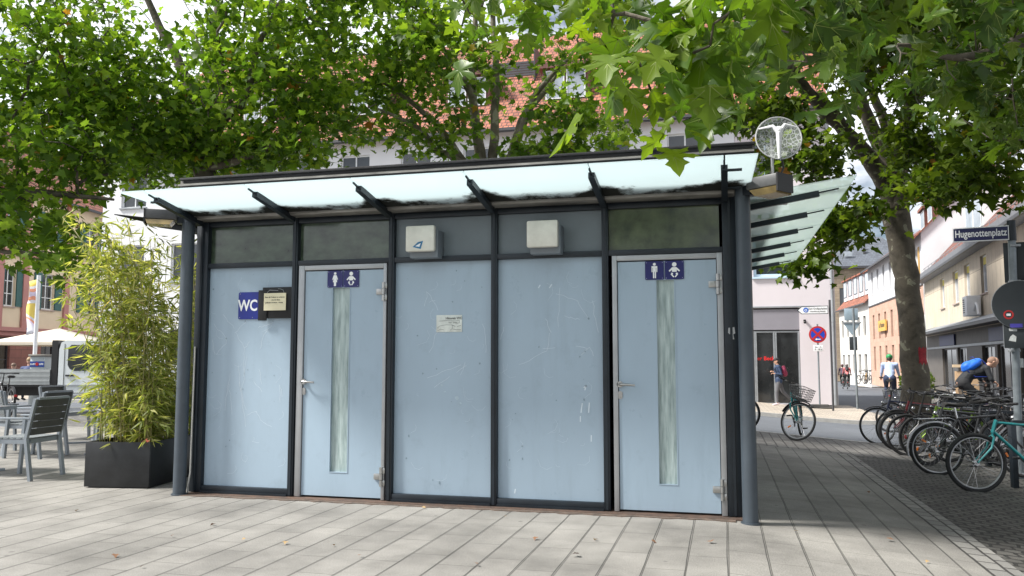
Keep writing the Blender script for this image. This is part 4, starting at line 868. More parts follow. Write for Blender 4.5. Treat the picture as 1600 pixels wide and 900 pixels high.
class Tree:
    def __init__(s, name, label, base, seed, group=None, kscale=.0062):
        s.root = thing(name, label, 'tree', base, 0, group); s.N = []; s.par = []; s.rad = []; s.chains = []; s.rng = np.random.default_rng(seed); s.path = []; s.ks = kscale; s.att = []
    def add(s, p, par, r=0, att=True):
        s.N.append(V3(p)); s.par.append(par); s.rad.append(r); s.path.append(0 if par < 0 else s.path[par] + np.linalg.norm(s.N[-1] - s.N[par])); s.att.append(att); return len(s.N) - 1
    def limb(s, pts, rads, start=None, wob=.03, att=True, sub=4):
        """smooth polyline with given radii; start = index of an existing node"""
        P = [V3(p) for p in pts]
        if start is not None: P = [s.N[start]] + P; rads = [max(rads[0], min(s.rad[start] * .8, rads[0] * 1.25))] + list(rads)
        k = len(P); chain = []; idx = start if start is not None else -1
        if start is not None: chain.append(start)
        else: idx = s.add(P[0], -1, rads[0], att); chain.append(idx)
        for i in range(k - 1):
            p0 = P[max(i - 1, 0)]; p1 = P[i]; p2 = P[i + 1]; p3 = P[min(i + 2, k - 1)]
            for j in range(1, sub + 1):
                t = j / sub; q = .5 * ((2 * p1) + (-p0 + p2) * t + (2 * p0 - 5 * p1 + 4 * p2 - p3) * t * t + (-p0 + 3 * p1 - 3 * p2 + p3) * t ** 3)
                if j < sub: q = q + s.rng.normal(0, wob, 3) * np.linalg.norm(p2 - p1) * .5
                idx = s.add(q, idx, rads[i] + (rads[i + 1] - rads[i]) * t, att); chain.append(idx)
        s.chains.append(chain); return chain
    def grow(s, targets, bias=.25, seg=.45, sag=.06):
        root = s.N[0]; targets = np.array(targets); o = np.argsort(np.linalg.norm(targets - s.N[len(s.N) // 3], axis=1)); ends = []
        for t in targets[o]:
            A = np.array(s.N); ok = np.array(s.att); d = np.linalg.norm(A - t, axis=1) + bias * np.array(s.path) * .35; d[~ok] = 1e9
            i = int(np.argmin(d)); p = A[i]; L = np.linalg.norm(t - p); k = max(2, int(L / seg)); chain = [i]; idx = i
            perp = s.rng.normal(0, 1, 3) * L * .07
            for j in range(1, k + 1):
                u = j / k; q = p + (t - p) * u + perp * math.sin(math.pi * u) + np.array([0, 0, sag * L * math.sin(math.pi * u)]) + (s.rng.normal(0, .02, 3) * seg * 2 if j < k else 0)
                idx = s.add(q, idx, 0, True); chain.append(idx)
            s.chains.append(chain); ends.append(idx)
        return ends
    def finish(s, mat, crown_name='branches', nside=8):
        cnt = np.zeros(len(s.N))
        child = np.zeros(len(s.N), int)
        for i in range(len(s.N)):
            if s.par[i] >= 0: child[s.par[i]] += 1
        for i in range(len(s.N) - 1, -1, -1):
            if child[i] == 0: cnt[i] += 1
            if s.par[i] >= 0: cnt[s.par[i]] += cnt[i]
        rad = [max(s.rad[i], s.ks * cnt[i] ** .52) if s.rad[i] == 0 else s.rad[i] for i in range(len(s.N))]
        tr = MB(); br = MB(); L = np.array(s.root.location)
        for c, ch in enumerate(s.chains):
            P = [s.N[i] - L for i in ch]; rr = [rad[i] for i in ch]
            if s.rad[ch[-1]] == 0: rr[0] = min(rr[0], rr[1] * 1.3)
            if c == 0: tr.tube(P, rr, 20)
            else: br.tube(P, rr, nside if rr[0] > .04 else 5)
        tr.build('trunk', mat, s.root, 180); br.build(crown_name, mat, s.root, 180)
    def leaves(s, centers, per, spread, size, T, mats, name='leaves', up=.9, flat=.6, hang=.35):
        C = np.repeat(np.array(centers), per, axis=0); n = len(C); g = s.rng
        pos = C + g.normal(0, 1, (n, 3)) * np.array([spread, spread, spread * flat])
        nrm = g.normal(0, 1, (n, 3)); nrm[:, 2] = np.abs(nrm[:, 2]) + up
        f = g.normal(0, 1, (n, 3)); f[:, 2] -= hang; f -= nrm * (np.sum(f * nrm, 1) / np.sum(nrm * nrm, 1))[:, None]; f[:, 2] -= hang * .6
        sz = size * np.exp(g.normal(0, .27, n))
        return leaf_mesh(name, T, pos - np.array(s.root.location), f, nrm, sz, mats, s.root)
def blob(rng, c, r, n, shell=.35):
    d = rng.normal(0, 1, (n, 3)); d /= np.linalg.norm(d, axis=1, keepdims=True); q = rng.random(n) ** (1 / 3); q = q * (1 - shell) + shell * (.75 + .25 * rng.random(n))
    return V3(c) + d * q[:, None] * np.array(r)
GB = lambda v: (v[0], v[1], gz(v[0], v[1]) - .02)
# left tree: trunk seen behind the left end of the kiosk
b0 = D(322, 600, 14.2)
t = Tree('plane_tree', 'leafy plane tree behind the left end of the kiosk, trunk rising behind the bamboo', GB(b0), 3, 'plane trees on the square')
tc0 = t.limb([(b0.x, b0.y, -.1), D(324, 420, 14.2), D(322, 300, 14.2), D(318, 262, 14.2)], [.24, .21, .19, .18], att=False)
f0 = tc0[-1]
t.limb([D(300, 215, 14.1), D(255, 195, 13.7), D(190, 200, 13.3), D(130, 215, 13)], [.10, .075, .05, .03], f0)
t.limb([D(312, 180, 14.4), D(280, 100, 14.5), D(240, 20, 14.6), D(210, -60, 14.7)], [.12, .09, .065, .04], f0)
t.limb([D(345, 190, 14.0), D(385, 150, 13.8), D(400, 80, 13.6), D(440, 0, 13.6)], [.10, .07, .05, .03], f0)
t.limb([D(372, 250, 13.8), D(420, 230, 13.4), D(470, 205, 13.2)], [.07, .05, .025], f0)
t.limb([D(330, 130, 14.6), D(335, 40, 15), D(345, -60, 15.2)], [.11, .08, .05], f0)
g = t.rng
Tg = np.vstack([blob(g, D(250, 60, 14.3), (3.1, 2.6, 2.6), 165), blob(g, D(390, 165, 13.8), (1.35, 1.3, .95), 55), blob(g, D(180, 190, 13.3), (1.5, 1.4, .75), 55), blob(g, D(420, 20, 14), (1.4, 1.5, 1.2), 45), blob(g, D(330, 215, 13.8), (1.3, 1.2, .5), 34), blob(g, D(300, 250, 14.3), (2.1, 1.2, .36), 60), blob(g, D(480, 110, 14), (.9, 1.2, 1.2), 30), blob(g, D(450, 235, 13.6), (.75, .8, .3), 18)])
t.grow(Tg); t.leaves(Tg, 27, .24, .125, TF, leafA); t.finish(bark_m)
# far left tree: trunk outside the frame, low boughs reaching in
b0 = D(-230, 600, 12.5)
t = Tree('plane_tree', 'plane tree left of the frame with low boughs over the cafe chairs', GB(b0), 7, 'plane trees on the square')
tc0 = t.limb([(b0.x, b0.y, -.1), D(-228, 420, 12.5), D(-220, 320, 12.5)], [.25, .22, .19], att=False); f0 = tc0[-1]
t.limb([D(-120, 300, 12.3), D(0, 298, 12.1), D(100, 305, 12), D(178, 312, 12)], [.09, .055, .042, .018], f0)
t.limb([D(-110, 240, 12.6), D(0, 190, 12.8), D(90, 130, 13), D(160, 60, 13)], [.10, .07, .05, .03], f0)
t.limb([D(-150, 180, 12.8), D(-100, 60, 13), D(-40, -60, 13.2)], [.12, .09, .05], f0)
t.limb([D(-100, 350, 11.6), D(-10, 390, 11.2), D(60, 395, 11)], [.06, .035, .018], f0)
Tg = np.vstack([blob(t.rng, D(-20, 60, 12.8), (2.4, 2.2, 2.1), 105), blob(t.rng, D(40, 240, 12.2), (1.45, 1.2, .75), 80), blob(t.rng, D(20, 350, 11.6), (.85, .9, .42), 34), blob(t.rng, D(90, 405, 11.3), (.36, .5, .16), 9), blob(t.rng, D(130, 120, 12.8), (1.1, 1.2, .9), 45), blob(t.rng, D(-150, 150, 12), (1.6, 1.6, 1.6), 60)])
t.grow(Tg); t.leaves(Tg, 27, .24, .125, TF, leafA); t.finish(bark_m)
# middle tree, many stems
b0 = D(768, 600, 15.8)
t = Tree('plane_tree', 'many stemmed plane tree rising behind the middle of the kiosk roof', GB(b0), 11, 'plane trees on the square')
tc0 = t.limb([(b0.x, b0.y, -.2), D(768, 400, 15.8), D(766, 320, 15.8), D(765, 335, 15.8)], [.26, .22, .21, .20], att=False); f0 = tc0[-1]
t.limb([D(768, 290, 15.8), D(773, 190, 15.8), D(775, 120, 15.8), D(770, 20, 15.9), D(775, -60, 15.9)], [.11, .085, .07, .05, .03], f0)
t.limb([D(750, 290, 15.6), D(743, 180, 15.6), D(720, 115, 15.5), D(700, 90, 15.5), D(670, 30, 15.4)], [.095, .08, .06, .045, .025], f0)
t.limb([D(735, 270, 15.4), D(690, 205, 15.2), D(650, 165, 15.1), D(600, 130, 15)], [.08, .065, .05, .025], f0)
t.limb([D(715, 252, 15.2), D(680, 235, 15), D(655, 200, 14.8), D(590, 170, 14.6)], [.08, .06, .045, .02], f0)
t.limb([D(795, 275, 15.9), D(815, 190, 16), D(845, 150, 16.1), D(880, 100, 16.2)], [.11, .085, .06, .035], f0)
t.limb([D(790, 270, 15.5), D(830, 160, 15.3), D(860, 120, 15.1), D(905, 70, 15)], [.08, .06, .045, .02], f0)
t.limb([D(810, 245, 15.6), D(860, 230, 15.3), D(920, 238, 15)], [.07, .045, .02], f0)
t.limb([D(738, 130, 15.9), D(742, 60, 15.9), D(745, -20, 16)], [.08, .06, .03], f0)
g = t.rng
Tg = np.vstack([blob(g, D(585, 50, 15.2), (1.4, 1.7, 1.6), 80), blob(g, D(545, 170, 14.8), (.9, 1.1, .7), 22), blob(g, D(760, -30, 15.6), (2.9, 2.2, .8), 75), blob(g, D(900, 205, 15.2), (.95, 1.1, .42), 24), blob(g, D(680, 205, 15), (.9, 1, .45), 16), blob(g, D(830, 130, 15.3), (1.6, 1.2, .9), 26), blob(g, D(870, 235, 15), (1.2, 1, .3), 14), blob(g, D(690, 90, 14.8), (1.0, 1.2, .9), 36), blob(g, D(960, 40, 15.2), (.8, 1.1, .8), 22)])
t.grow(Tg); t.leaves(Tg, 32, .21, .128, TF, leafA); t.finish(bark_l)
MID = t.root
# right tree beside the bicycles
b0 = D(1431, 650, 15.6)
t = Tree('plane_tree', 'thick mottled plane trunk with a red paint mark standing among the parked bicycles', GB(b0), 17, 'plane trees on the square')
tc0 = t.limb([(b0.x, b0.y, gz(b0.x, b0.y) - .1), D(1431, 600, 15.6), D(1426, 530, 15.6), D(1417, 450, 15.6), D(1407, 375, 15.6), D(1398, 330, 15.6)], [.33, .25, .23, .22, .235, .26], att=False); f0 = tc0[-1]
t.limb([D(1383, 285, 15.5), D(1345, 232, 15.2), D(1300, 185, 14.9), D(1262, 145, 14.6), D(1232, 102, 14.3)], [.19, .145, .12, .11, .095], f0)
t.limb([D(1388, 260, 15.7), D(1362, 200, 15.7), D(1338, 140, 15.6), D(1318, 80, 15.4), D(1300, 0, 15.2)], [.17, .135, .11, .09, .05], f0)
t.limb([D(1400, 270, 15.6), D(1385, 200, 15.8), D(1365, 150, 15.8), D(1345, 100, 15.8), D(1380, 60, 15.8)], [.13, .10, .08, .06, .03], f0)
t.limb([D(1405, 280, 15.4), D(1402, 240, 15), D(1425, 160, 14.6), D(1432, 100, 14.2), D(1425, 20, 14)], [.18, .15, .13, .11, .07], f0)
t.limb([D(1430, 280, 15), D(1480, 240, 14.4), D(1540, 190, 13.8), D(1600, 130, 13.4)], [.12, .08, .06, .035], f0)
t.limb([D(1290, 158, 14.8), D(1240, 160, 14.8), D(1190, 172, 14.8), D(1140, 192, 14.8)], [.06, .05, .04, .02], tc0[-1] + 9)
t.limb([D(1345, 330, 15), D(1305, 350, 14.4), D(1270, 380, 13.8)], [.05, .03, .012], f0)
g = t.rng
Tg = np.vstack([blob(g, D(1310, 40, 14), (1.9, 1.8, 1.1), 70), blob(g, D(1515, 120, 13.6), (1.8, 1.8, 1.6), 100), blob(g, D(1400, -90, 14), (3.6, 2.6, 1.0), 90), blob(g, D(1258, 232, 13.4), (.85, .9, .55), 30), blob(g, D(1290, 345, 12.8), (.5, .6, .55), 28), blob(g, D(1262, 405, 12.6), (.36, .4, .14), 9), blob(g, D(1345, 335, 13), (.35, .5, .3), 10), blob(g, D(1500, 225, 13), (1.1, 1.1, .5), 50), blob(g, D(1530, 285, 12.2), (.8, .8, .24), 26), blob(g, D(1175, 175, 13.8), (.8, .8, .4), 26), blob(g, D(1450, 290, 13), (.5, .5, .35), 14), blob(g, D(1110, 110, 14), (.9, .9, .6), 34)])
t.grow(Tg); t.leaves(Tg, 30, .20, .125, TF, leafR); t.finish(bark_m)
P0 = D(1441, 548, 12.83); 
b = MB(); N_ = 8
for i in range(N_):
    for j in range(5):
        pass
redm = pm('red_paint_mark', (.30, .02, .03), .8, 0, .5, 12)
cx, cy = t.N[tc0[2]][0] , t.N[tc0[2]][1]
def trunk_pt(a, z, off=.004):
    ps = [t.N[i] for i in tc0]; rs = [t.rad[i] for i in tc0]; zz = [p[2] for p in ps]
    x = np.interp(z, zz, [p[0] for p in ps]); y = np.interp(z, zz, [p[1] for p in ps]); r = np.interp(z, zz, rs) + off
    return (x + r * math.cos(a), y + r * math.sin(a), z)
v = []; K = 9; A0, A1 = R(-78), R(-30)
for j in range(4):
    for i in range(K):
        z = 1.20 + .10 * j + (.03 * math.sin(i * 2.1) if j in (0, 3) else 0); v.append(trunk_pt(A0 + (A1 - A0) * i / (K - 1) + (.05 * math.sin(z * 40) if i in (0, K - 1) else 0), z + .0))
b = MB(); b.add(v, [(j * K + i, j * K + i + 1, (j + 1) * K + i + 1, (j + 1) * K + i) for j in range(3) for i in range(K - 1)]); b.build('paint_mark', redm, t.root, loc=-t.root.location)
# near tree: trunk just outside the frame on the right, boughs hang into the picture
t = Tree('plane_tree', 'close plane tree bough with large bright leaves hanging from above into the upper right', (3.9, .3, gz(3.9, .3)), 23, 'plane trees on the square', kscale=.0032)
tc0 = t.limb([(3.9, .3, -.3), (3.85, .4, 1.5), (3.75, .6, 3.2), (3.6, .9, 4.3)], [.28, .25, .22, .16], att=False); f0 = tc0[-1]
t.limb([D(1560, -160, 4.2), D(1330, -50, 3.6), D(1190, 20, 2.9), D(1120, 75, 2.4), D(1060, 120, 2.1)], [.05, .035, .02, .011, .005], f0, wob=.05)
t.limb([D(1300, -260, 4.2), D(1060, -140, 3.5), D(860, -50, 3.0), D(760, -20, 2.8)], [.045, .028, .014, .006], f0, wob=.05)
t.limb([D(1700, 0, 4.6), D(1600, 60, 4.4), D(1500, 90, 4.2), D(1400, 70, 4.0)], [.05, .03, .02, .008], f0, wob=.05)
t.limb([D(1800, 150, 5.0), D(1680, 200, 4.9), D(1560, 220, 4.8)], [.04, .025, .008], f0, wob=.05)
def reg(g, n, px, py, dd):
    return np.array([V3(D(g.uniform(*px), g.uniform(*py), g.uniform(*dd))) for _ in range(n)])
g = t.rng
A_ = np.vstack([reg(g, 5, (1000, 1150), (-30, 60), (1.9, 2.5)), reg(g, 4, (985, 1110), (50, 105), (1.9, 2.3)), np.array([V3(D(1040, 140, 2.1)), V3(D(1000, 185, 2.1)), V3(D(950, 60, 2.4))])])
B_ = np.vstack([reg(g, 8, (690, 900), (-100, 0), (2.4, 3.2)), reg(g, 2, (720, 860), (0, 30), (2.5, 3)), reg(g, 4, (900, 980), (-60, 40), (2.3, 3))])
C_ = np.vstack([reg(g, 24, (1140, 1640), (-120, 40), (2.7, 4.2)), reg(g, 11, (1130, 1300), (0, 100), (2.6, 3.6)), reg(g, 10, (1380, 1620), (60, 140), (3.4, 4.5))])
D_ = np.vstack([reg(g, 10, (1470, 1640), (120, 230), (4.3, 5.5)), reg(g, 12, (1350, 1640), (-40, 120), (4, 5.5))])
O_ = np.vstack([reg(g, 24, (1000, 1900), (-500, -140), (2.5, 5))])
S_ = np.vstack([blob(g, (3.6, 8.5, 6.7), (3.9, 6.5, 1.4), 260), blob(g, (1.6, 6.2, 6.6), (2.6, 3.2, 1.2), 110), blob(g, (7.5, 8.0, 6.2), (3, 6, 1.5), 90)])  # extra overhead crown added to shade the ground right of the kiosk
t.limb([(3.6, 3, 5.2), (3.8, 6, 5.9), (4.2, 9.5, 6.4)], [.12, .08, .04], f0)
ALL = np.vstack([A_, B_, C_, D_, O_, S_]); t.grow(ALL, bias=.1, seg=.12, sag=.03)
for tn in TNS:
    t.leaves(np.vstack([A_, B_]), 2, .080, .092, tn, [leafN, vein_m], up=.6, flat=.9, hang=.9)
    t.leaves(np.vstack([C_, D_, O_]), 2, .13, .108, tn, [leafN_shade, vein_m], up=.6, flat=.9, hang=.8)
t.leaves(S_, 75, .36, .18, TF, leafR, name='shading_leaves'); t.finish(bark_m)
for (x, y, rz) in ((2.5, -9.5, 1.0), (-4.5, -13.5, 2.6)):      # unseen trees added so the kiosk glass has green to mirror
    c = copy_tree(MID); c.location = (x, y, gz(x, y)); c.rotation_euler = (0, 0, rz); c['label'] = 'unseen plane tree added for the kiosk glass to mirror, ' + ('nearer' if y > -10 else 'farther')
# ------------------------------------------------------------------ planter and bamboo
PR = R(9); pl_base = (-6.22, 6.97, 0.0)
s = thing('planter', 'long black box planter holding the bamboo beside the kiosk', 'planter', pl_base, PR)
plm = pm('black_planter', (.018, .019, .021), .42, .1, .3, 5, bump=.08, c2=(.007, .008, .009))
pw, pd, ph = .68, 1.25, .455
b = MB(); b.box(0, pw, 0, .022, 0.012, ph, .003); b.box(0, pw, pd - .022, pd, 0.012, ph, .003); b.box(0, .022, .0225, pd - .0225, .012, ph, .003); b.box(pw - .022, pw, .0225, pd - .0225, .012, ph, .003); b.build('box', plm, s)
MB().box(.03, pw - .03, .03, pd - .03, 0, .012).build('foot', black, s); MB().box(.023, pw - .023, .023, pd - .023, .36, .40).build('soil', pm('soil', (.05, .04, .03), .95, 0, .3, 12), s)
s = thing('bamboo', 'tall yellow green bamboo clump growing out of the black planter', 'bamboo', (-6.0, 7.5, .40))
culm_m = pm('bamboo_culm', (.30, .24, .09), .5, 0, .35, 5, c2=(.10, .13, .04)); bleaf = leaf_mat('bamboo_leaves', (.11, .15, .03), (.25, .29, .06), (.50, .48, .20), .45, (.60, .44, .24), .5)
g = np.random.default_rng(9); cu = MB(); pos = []; fw = []; nm = []; szs = []
c_, s_ = math.cos(PR), math.sin(PR)
for k in range(74):
    u, w = g.uniform(.06, pw - .06), g.uniform(.06, pd - .08); bx, by = pl_base[0] + c_ * u - s_ * w, pl_base[1] + s_ * u + c_ * w
    H_ = g.uniform(1.5, 2.6) if k > 18 else g.uniform(.4, .9); ang = g.uniform(0, 6.28); lean = g.uniform(.02, .50) * (.5 + H_ / 2.8)
    ox_, oy_ = math.cos(ang) * lean * .7 - (.30 * (H_ / 2.1) ** 2) * (1.5 if k % 2 else .35), math.sin(ang) * lean * .8
    if bx + ox_ > -5.25: ox_ = -5.25 - bx - .1 * g.random()
    P = []; n_ = 12
    for i in range(n_ + 1):
        q = i / n_; P.append(np.array([bx + ox_ * q ** 1.9, by + oy_ * q ** 1.7, .40 + H_ * (q - .07 * q ** 3)]) + g.normal(0, .004, 3))
    cu.tube([p - V3(s.location) for p in P], [.006 * (1 - .75 * i / n_) + .001 for i in range(n_ + 1)], 5)
    for i in range(2, n_ + 1):
        if g.random() < .08: continue
        for _ in range(g.integers(2, 5)):
            a = g.uniform(0, 6.28); L = g.uniform(.06, .38) * (1.15 - .6 * i / n_); e = P[i] + np.array([math.cos(a) * L, math.sin(a) * L, g.uniform(-.06, .10)])
            if e[0] > -5.12: e[0] = -5.12 - .05 * g.random()
            cu.tube([P[i] - V3(s.location), (P[i] + e) / 2 + [0, 0, .012] - V3(s.location), e - V3(s.location)], [.0016, .0012, .0008], 3, cap=False)
            for m in range(g.integers(4, 8)):
                q = g.random() ** .6; p = P[i] + (e - P[i]) * q; d = (e - P[i]); d = d / (np.linalg.norm(d) + 1e-6) + g.normal(0, .55, 3); d[2] -= .5
                pos.append(p); fw.append(d); x = g.normal(0, 1, 3); x[2] += .8; nm.append(x); szs.append(g.uniform(.07, .15))
cu.build('culms', culm_m, s, 180)
bt = [(0, 0), (.05, .12), (.072, .3), (.052, .62), (0, 1)]
o2 = bt + [(-x, y) for x, y in bt[-2:0:-1]]
TBm = (np.array([(x, y, -.12 * y * y - .2 * abs(x)) for x, y in o2]), np.array([(0, 1, 7), (1, 2, 7), (2, 6, 7), (2, 3, 6), (3, 5, 6), (3, 4, 5)]), np.zeros(6, int))
leaf_mesh('leaves', TBm, np.array(pos) - V3(s.location), np.array(fw), np.array(nm), np.array(szs), bleaf, s)
s = thing('dry_leaf', 'dry reddish brown leaf caught on the right front corner of the planter', 'leaf', (-5.64, 7.1, .47))
leaf_mesh('leaf_blade', TF, np.array([[0, 0, 0], [.03, .02, -.02.__float__()]]), np.array([[.5, -.3, -.5], [-.3, -.4, -.8]]), np.array([[0, -1, .4], [.4, -1, .2]]), np.array([.10, .09]), pm('dry_red_leaf', (.35, .06, .03), .7), s)
# ------------------------------------------------------------------ bicycles
def wheel_meshes(Rw, tw, rimc):
    k = (Rw, tw, rimc)
    if k in _fc: return _fc[k]
    t = MB().ring((0, 0, 0), (0, 1, 0), Rw - tw, tw, 44, 8).mesh('tyre', rubber)
    r = MB(); r.ring((0, 0, 0), (0, 1, 0), Rw - 2 * tw - .006, .010, 44, 6, flat=1.1); r = r.mesh('rim', rimc)
    h = MB(); h.cyl((0, -.045, 0), (0, .045, 0), .018, 10); h.cyl((0, -.034, 0), (0, -.030, 0), .030, 12); h.cyl((0, .030, 0), (0, .034, 0), .030, 12)
    for i in range(28):
        a = 2 * math.pi * i / 28; a2 = a + (.55 if i % 4 < 2 else -.55); sd_ = .032 if i % 2 else -.032
        h.tube([(.028 * math.sin(a2), sd_, .028 * math.cos(a2)), ((Rw - 2 * tw - .01) * math.sin(a), 0, (Rw - 2 * tw - .01) * math.cos(a))], .0013, 3, cap=False)
    h = h.mesh('wheel', chrome); _fc[k] = (t, r, h); return _fc[k]
def obj_me(name, me, parent): o = bpy.data.objects.new(name, me); COL.objects.link(o); o.parent = parent; return o
rim_s = pm('alloy_rim', (.34, .35, .36), .35, .9, .05, 6); rim_k = pm('black_rim', (.03, .03, .03), .4, .3, .1, 6)
orange = pm('orange_reflector', (.75, .20, .02), .3); redp = pm('red_reflector', (.45, .02, .02), .3); saddle_m = pm('saddle', (.02, .019, .018), .5, 0, .2, 20)
def bike_at(name, label, loc, rz, color, steer=0, lean=3, guard=None, rack=None, basket=None, bars='flat', rim='s', Rw=.345, tw=.019, light=True, refl=True, group=None, seat_h=.95, step=False, cat='bicycle', child=False):
    root = thing(name, label, cat, loc, 0, group); root.rotation_euler = (R(lean), 0, rz)
    fm = color if not isinstance(color, tuple) else pm('bike_%02x%02x%02x' % tuple(int(255 * c) for c in color), color, .3, .2, .08, 8, coat=.4)
    ra, fa = Vector((-.53, 0, Rw)), Vector((.55, 0, Rw)); bb = Vector((-.10, 0, .285)); st = Vector((-.25, 0, .76)); ht = Vector((.295, 0, .84)); hb = Vector((.345, 0, .69))
    b = MB(); tt = st if not step else Vector((-.19, 0, .50)); n_ = 10
    b.tube([tt, ht - Vector((0, 0, .03))] if not step else [tt, Vector((.05, 0, .48)), Vector((.2, 0, .6)), ht - Vector((0, 0, .06))], .0155, n_); b.tube([bb, hb + (ht - hb) * .15], .019, n_); b.tube([bb, st], .0155, n_); b.tube([hb, ht], .021, n_)
    for s_ in (1, -1):
        b.tube([bb + Vector((0, s_ * .03, 0)), ra + Vector((0, s_ * .06, 0))], .010, 8); b.tube([st + Vector((0, s_ * .02, -.02)), ra + Vector((0, s_ * .06, 0))], .009, 8)
    b.build('frame', fm, root)
    b = MB(); sp = Vector((-.275, 0, seat_h - .04)); b.tube([st, sp], .013, 8); b.build('seat_post', chrome if guard == 'silver' else house_m, root)
    b = MB(); z = seat_h; V = []; 
    prof = [(-.135, .085, 0), (-.10, .095, .012), (-.03, .07, .004), (.04, .036, -.002), (.13, .020, .004), (.155, .012, -.004)]
    for x, w, dz in prof: V += [(sp.x + x, -w, z + dz - .006), (sp.x + x, -w * .5, z + dz + .018), (sp.x + x, w * .5, z + dz + .018), (sp.x + x, w, z + dz - .006), (sp.x + x, w * .6, z + dz - .035), (sp.x + x, -w * .6, z + dz - .035)]
    F = [(i * 6 + j, i * 6 + (j + 1) % 6, (i + 1) * 6 + (j + 1) % 6, (i + 1) * 6 + j) for i in range(5) for j in range(6)] + [tuple(range(6))[::-1], tuple(range(30, 36))]
    b.add(V, F); b.build('saddle', saddle_m, root, 60)
    M = Matrix.Translation(hb) @ Matrix.Rotation(R(steer), 4, (ht - hb).normalized()) @ Matrix.Translation(-hb)
    X_ = lambda P: [M @ Vector(p) for p in P]
    b = MB(); b.tube(X_([ht, hb - Vector((-.004, 0, .03))]), .014, 8)
    cr = hb + Vector((.006, 0, -.03))
    for s_ in (1, -1): b.tube(X_([cr, cr + Vector((.004, s_ * .055, -.02)), cr + Vector((.04, s_ * .058, -.14)), fa + Vector((-.01, s_ * .055, .02)), fa + Vector((0, s_ * .055, 0))]), [.014, .014, .013, .010, .009], 8)
    b.build('fork', fm, root)
    b = MB(); bt = ht + Vector((-.05, 0, .17)) if bars != 'sport' else ht + Vector((.03, 0, .10))
    b.tube(X_([ht - Vector((0, 0, .01)), ht + (ht - hb).normalized() * .12, bt]), .011, 8)
    if bars == 'swept': P = [(bt.x - .20, .27, bt.z + .0), (bt.x - .10, .29, bt.z + .02), (bt.x + .02, .20, bt.z + .03), (bt.x, 0, bt.z), (bt.x + .02, -.20, bt.z + .03), (bt.x - .10, -.29, bt.z + .02), (bt.x - .20, -.27, bt.z)]
    else: P = [(bt.x - .04, .31, bt.z + .02), (bt.x - .01, .14, bt.z + .015), (bt.x, 0, bt.z), (bt.x - .01, -.14, bt.z + .015), (bt.x - .04, -.31, bt.z + .02)]
    b.tube(X_(P), .011, 8); hbar = b.build('handlebar', chrome if bars == 'swept' and rngb.random() < .4 else black, root)
    for s_ in (0, 1):
        q = X_(P if s_ == 0 else P[::-1]); d = (q[1] - q[0]).normalized(); MB().cyl(q[0] - d * .005, q[0] + d * .115, .016, 8).build('grip', black, hbar)
        g_ = MB(); a = q[0] + d * .14; up = (M.to_3x3() @ Vector((.08, 0, -.03))); g_.tube([a, a + up * .6, q[0] + up + d * .04], .005, 5); g_.build('brake_lever', chrome, hbar)
    b = MB(); q = X_([(bt.x, .05, bt.z), (bt.x + .12, .03, bt.z - .02), (hb.x + .10, .02, hb.z + .06), (hb.x + .03, .01, hb.z)]); b.tube(q, .003, 4); q = X_([(bt.x, -.07, bt.z), (bt.x + .14, -.04, bt.z - .05), (ht.x + .03, -.02, ht.z - .1)]); b.tube(q + [Vector((.1, -.01, .62)), Vector((-.08, -.01, .35))], .003, 4); b.build('cables', black, root)
    T_, R_, H_ = wheel_meshes(Rw, tw, rim_s if rim == 's' else rim_k)
    for c, Mx in ((ra, Matrix.Identity(4)), (fa, M)):
        w = obj_me('wheel', H_, root); w.matrix_local = Mx @ Matrix.Translation(c)
        obj_me('tyre', T_, w); obj_me('rim', R_, w)
        if refl: o = MB().box(-.012, .012, -.006, .006, -.22, -.16).build('reflector', orange, w); o.rotation_euler = (0, rngb.uniform(0, 6), 0)
    b = MB(); b.cyl(bb + Vector((0, -.055, 0)), bb + Vector((0, .055, 0)), .02, 12); b.ring(bb + Vector((0, -.05, 0)), (0, 1, 0), .088, .006, 28, 6); ca = rngb.uniform(0, 3.1)
    for s_, a in ((-1, ca), (1, ca + math.pi)):
        e = bb + Vector((.165 * math.cos(a), s_ * .065, .165 * math.sin(a))); b.beam(bb + Vector((0, s_ * .06, 0)), e, .014, .022)
        if s_ == 1: e1 = e
        else: e0 = e
    for k in range(5): a = k * 1.257; b.beam(bb + Vector((0, -.05, 0)), bb + Vector((.085 * math.cos(a), -.05, .085 * math.sin(a))), .006, .012)
    b.build('crankset', house_m, root)
    for e, s_ in ((e0, -1), (e1, 1)): MB().box(e.x - .045, e.x + .045, e.y, e.y + s_ * .095, e.z - .012, e.z + .012, .004).build('pedal', black, root)
    b = MB(); b.tube([bb + Vector((0, -.05, .088)), ra + Vector((0, -.05, .035))], .0035, 4); b.tube([bb + Vector((0, -.05, -.088)), ra + Vector((0, -.05, -.035))], .0035, 4); b.ring(ra + Vector((0, -.05, 0)), (0, 1, 0), .035, .006, 16, 5); b.build('chain', steel, root)
    if guard:
        gm = rim_s if guard == 'silver' else black
        b = MB(); b.ring(ra, (0, 1, 0), Rw + .022, .013, 26, 6, R(-105), R(50), flat=2.1)
        for s_ in (1, -1): b.tube([ra + Vector((0, s_ * .05, 0)), ra + Vector(((Rw + .02) * math.sin(R(-75)), s_ * .025, (Rw + .02) * math.cos(R(-75))))], .0025, 4)
        b.build('mudguard', gm, root)
        b = MB(); b.ring(fa, (0, 1, 0), Rw + .022, .013, 22, 6, R(-70), R(38), flat=2.1)
        b.v = [tuple(M @ Vector(v)) for v in b.v]; b.build('mudguard', gm, root)
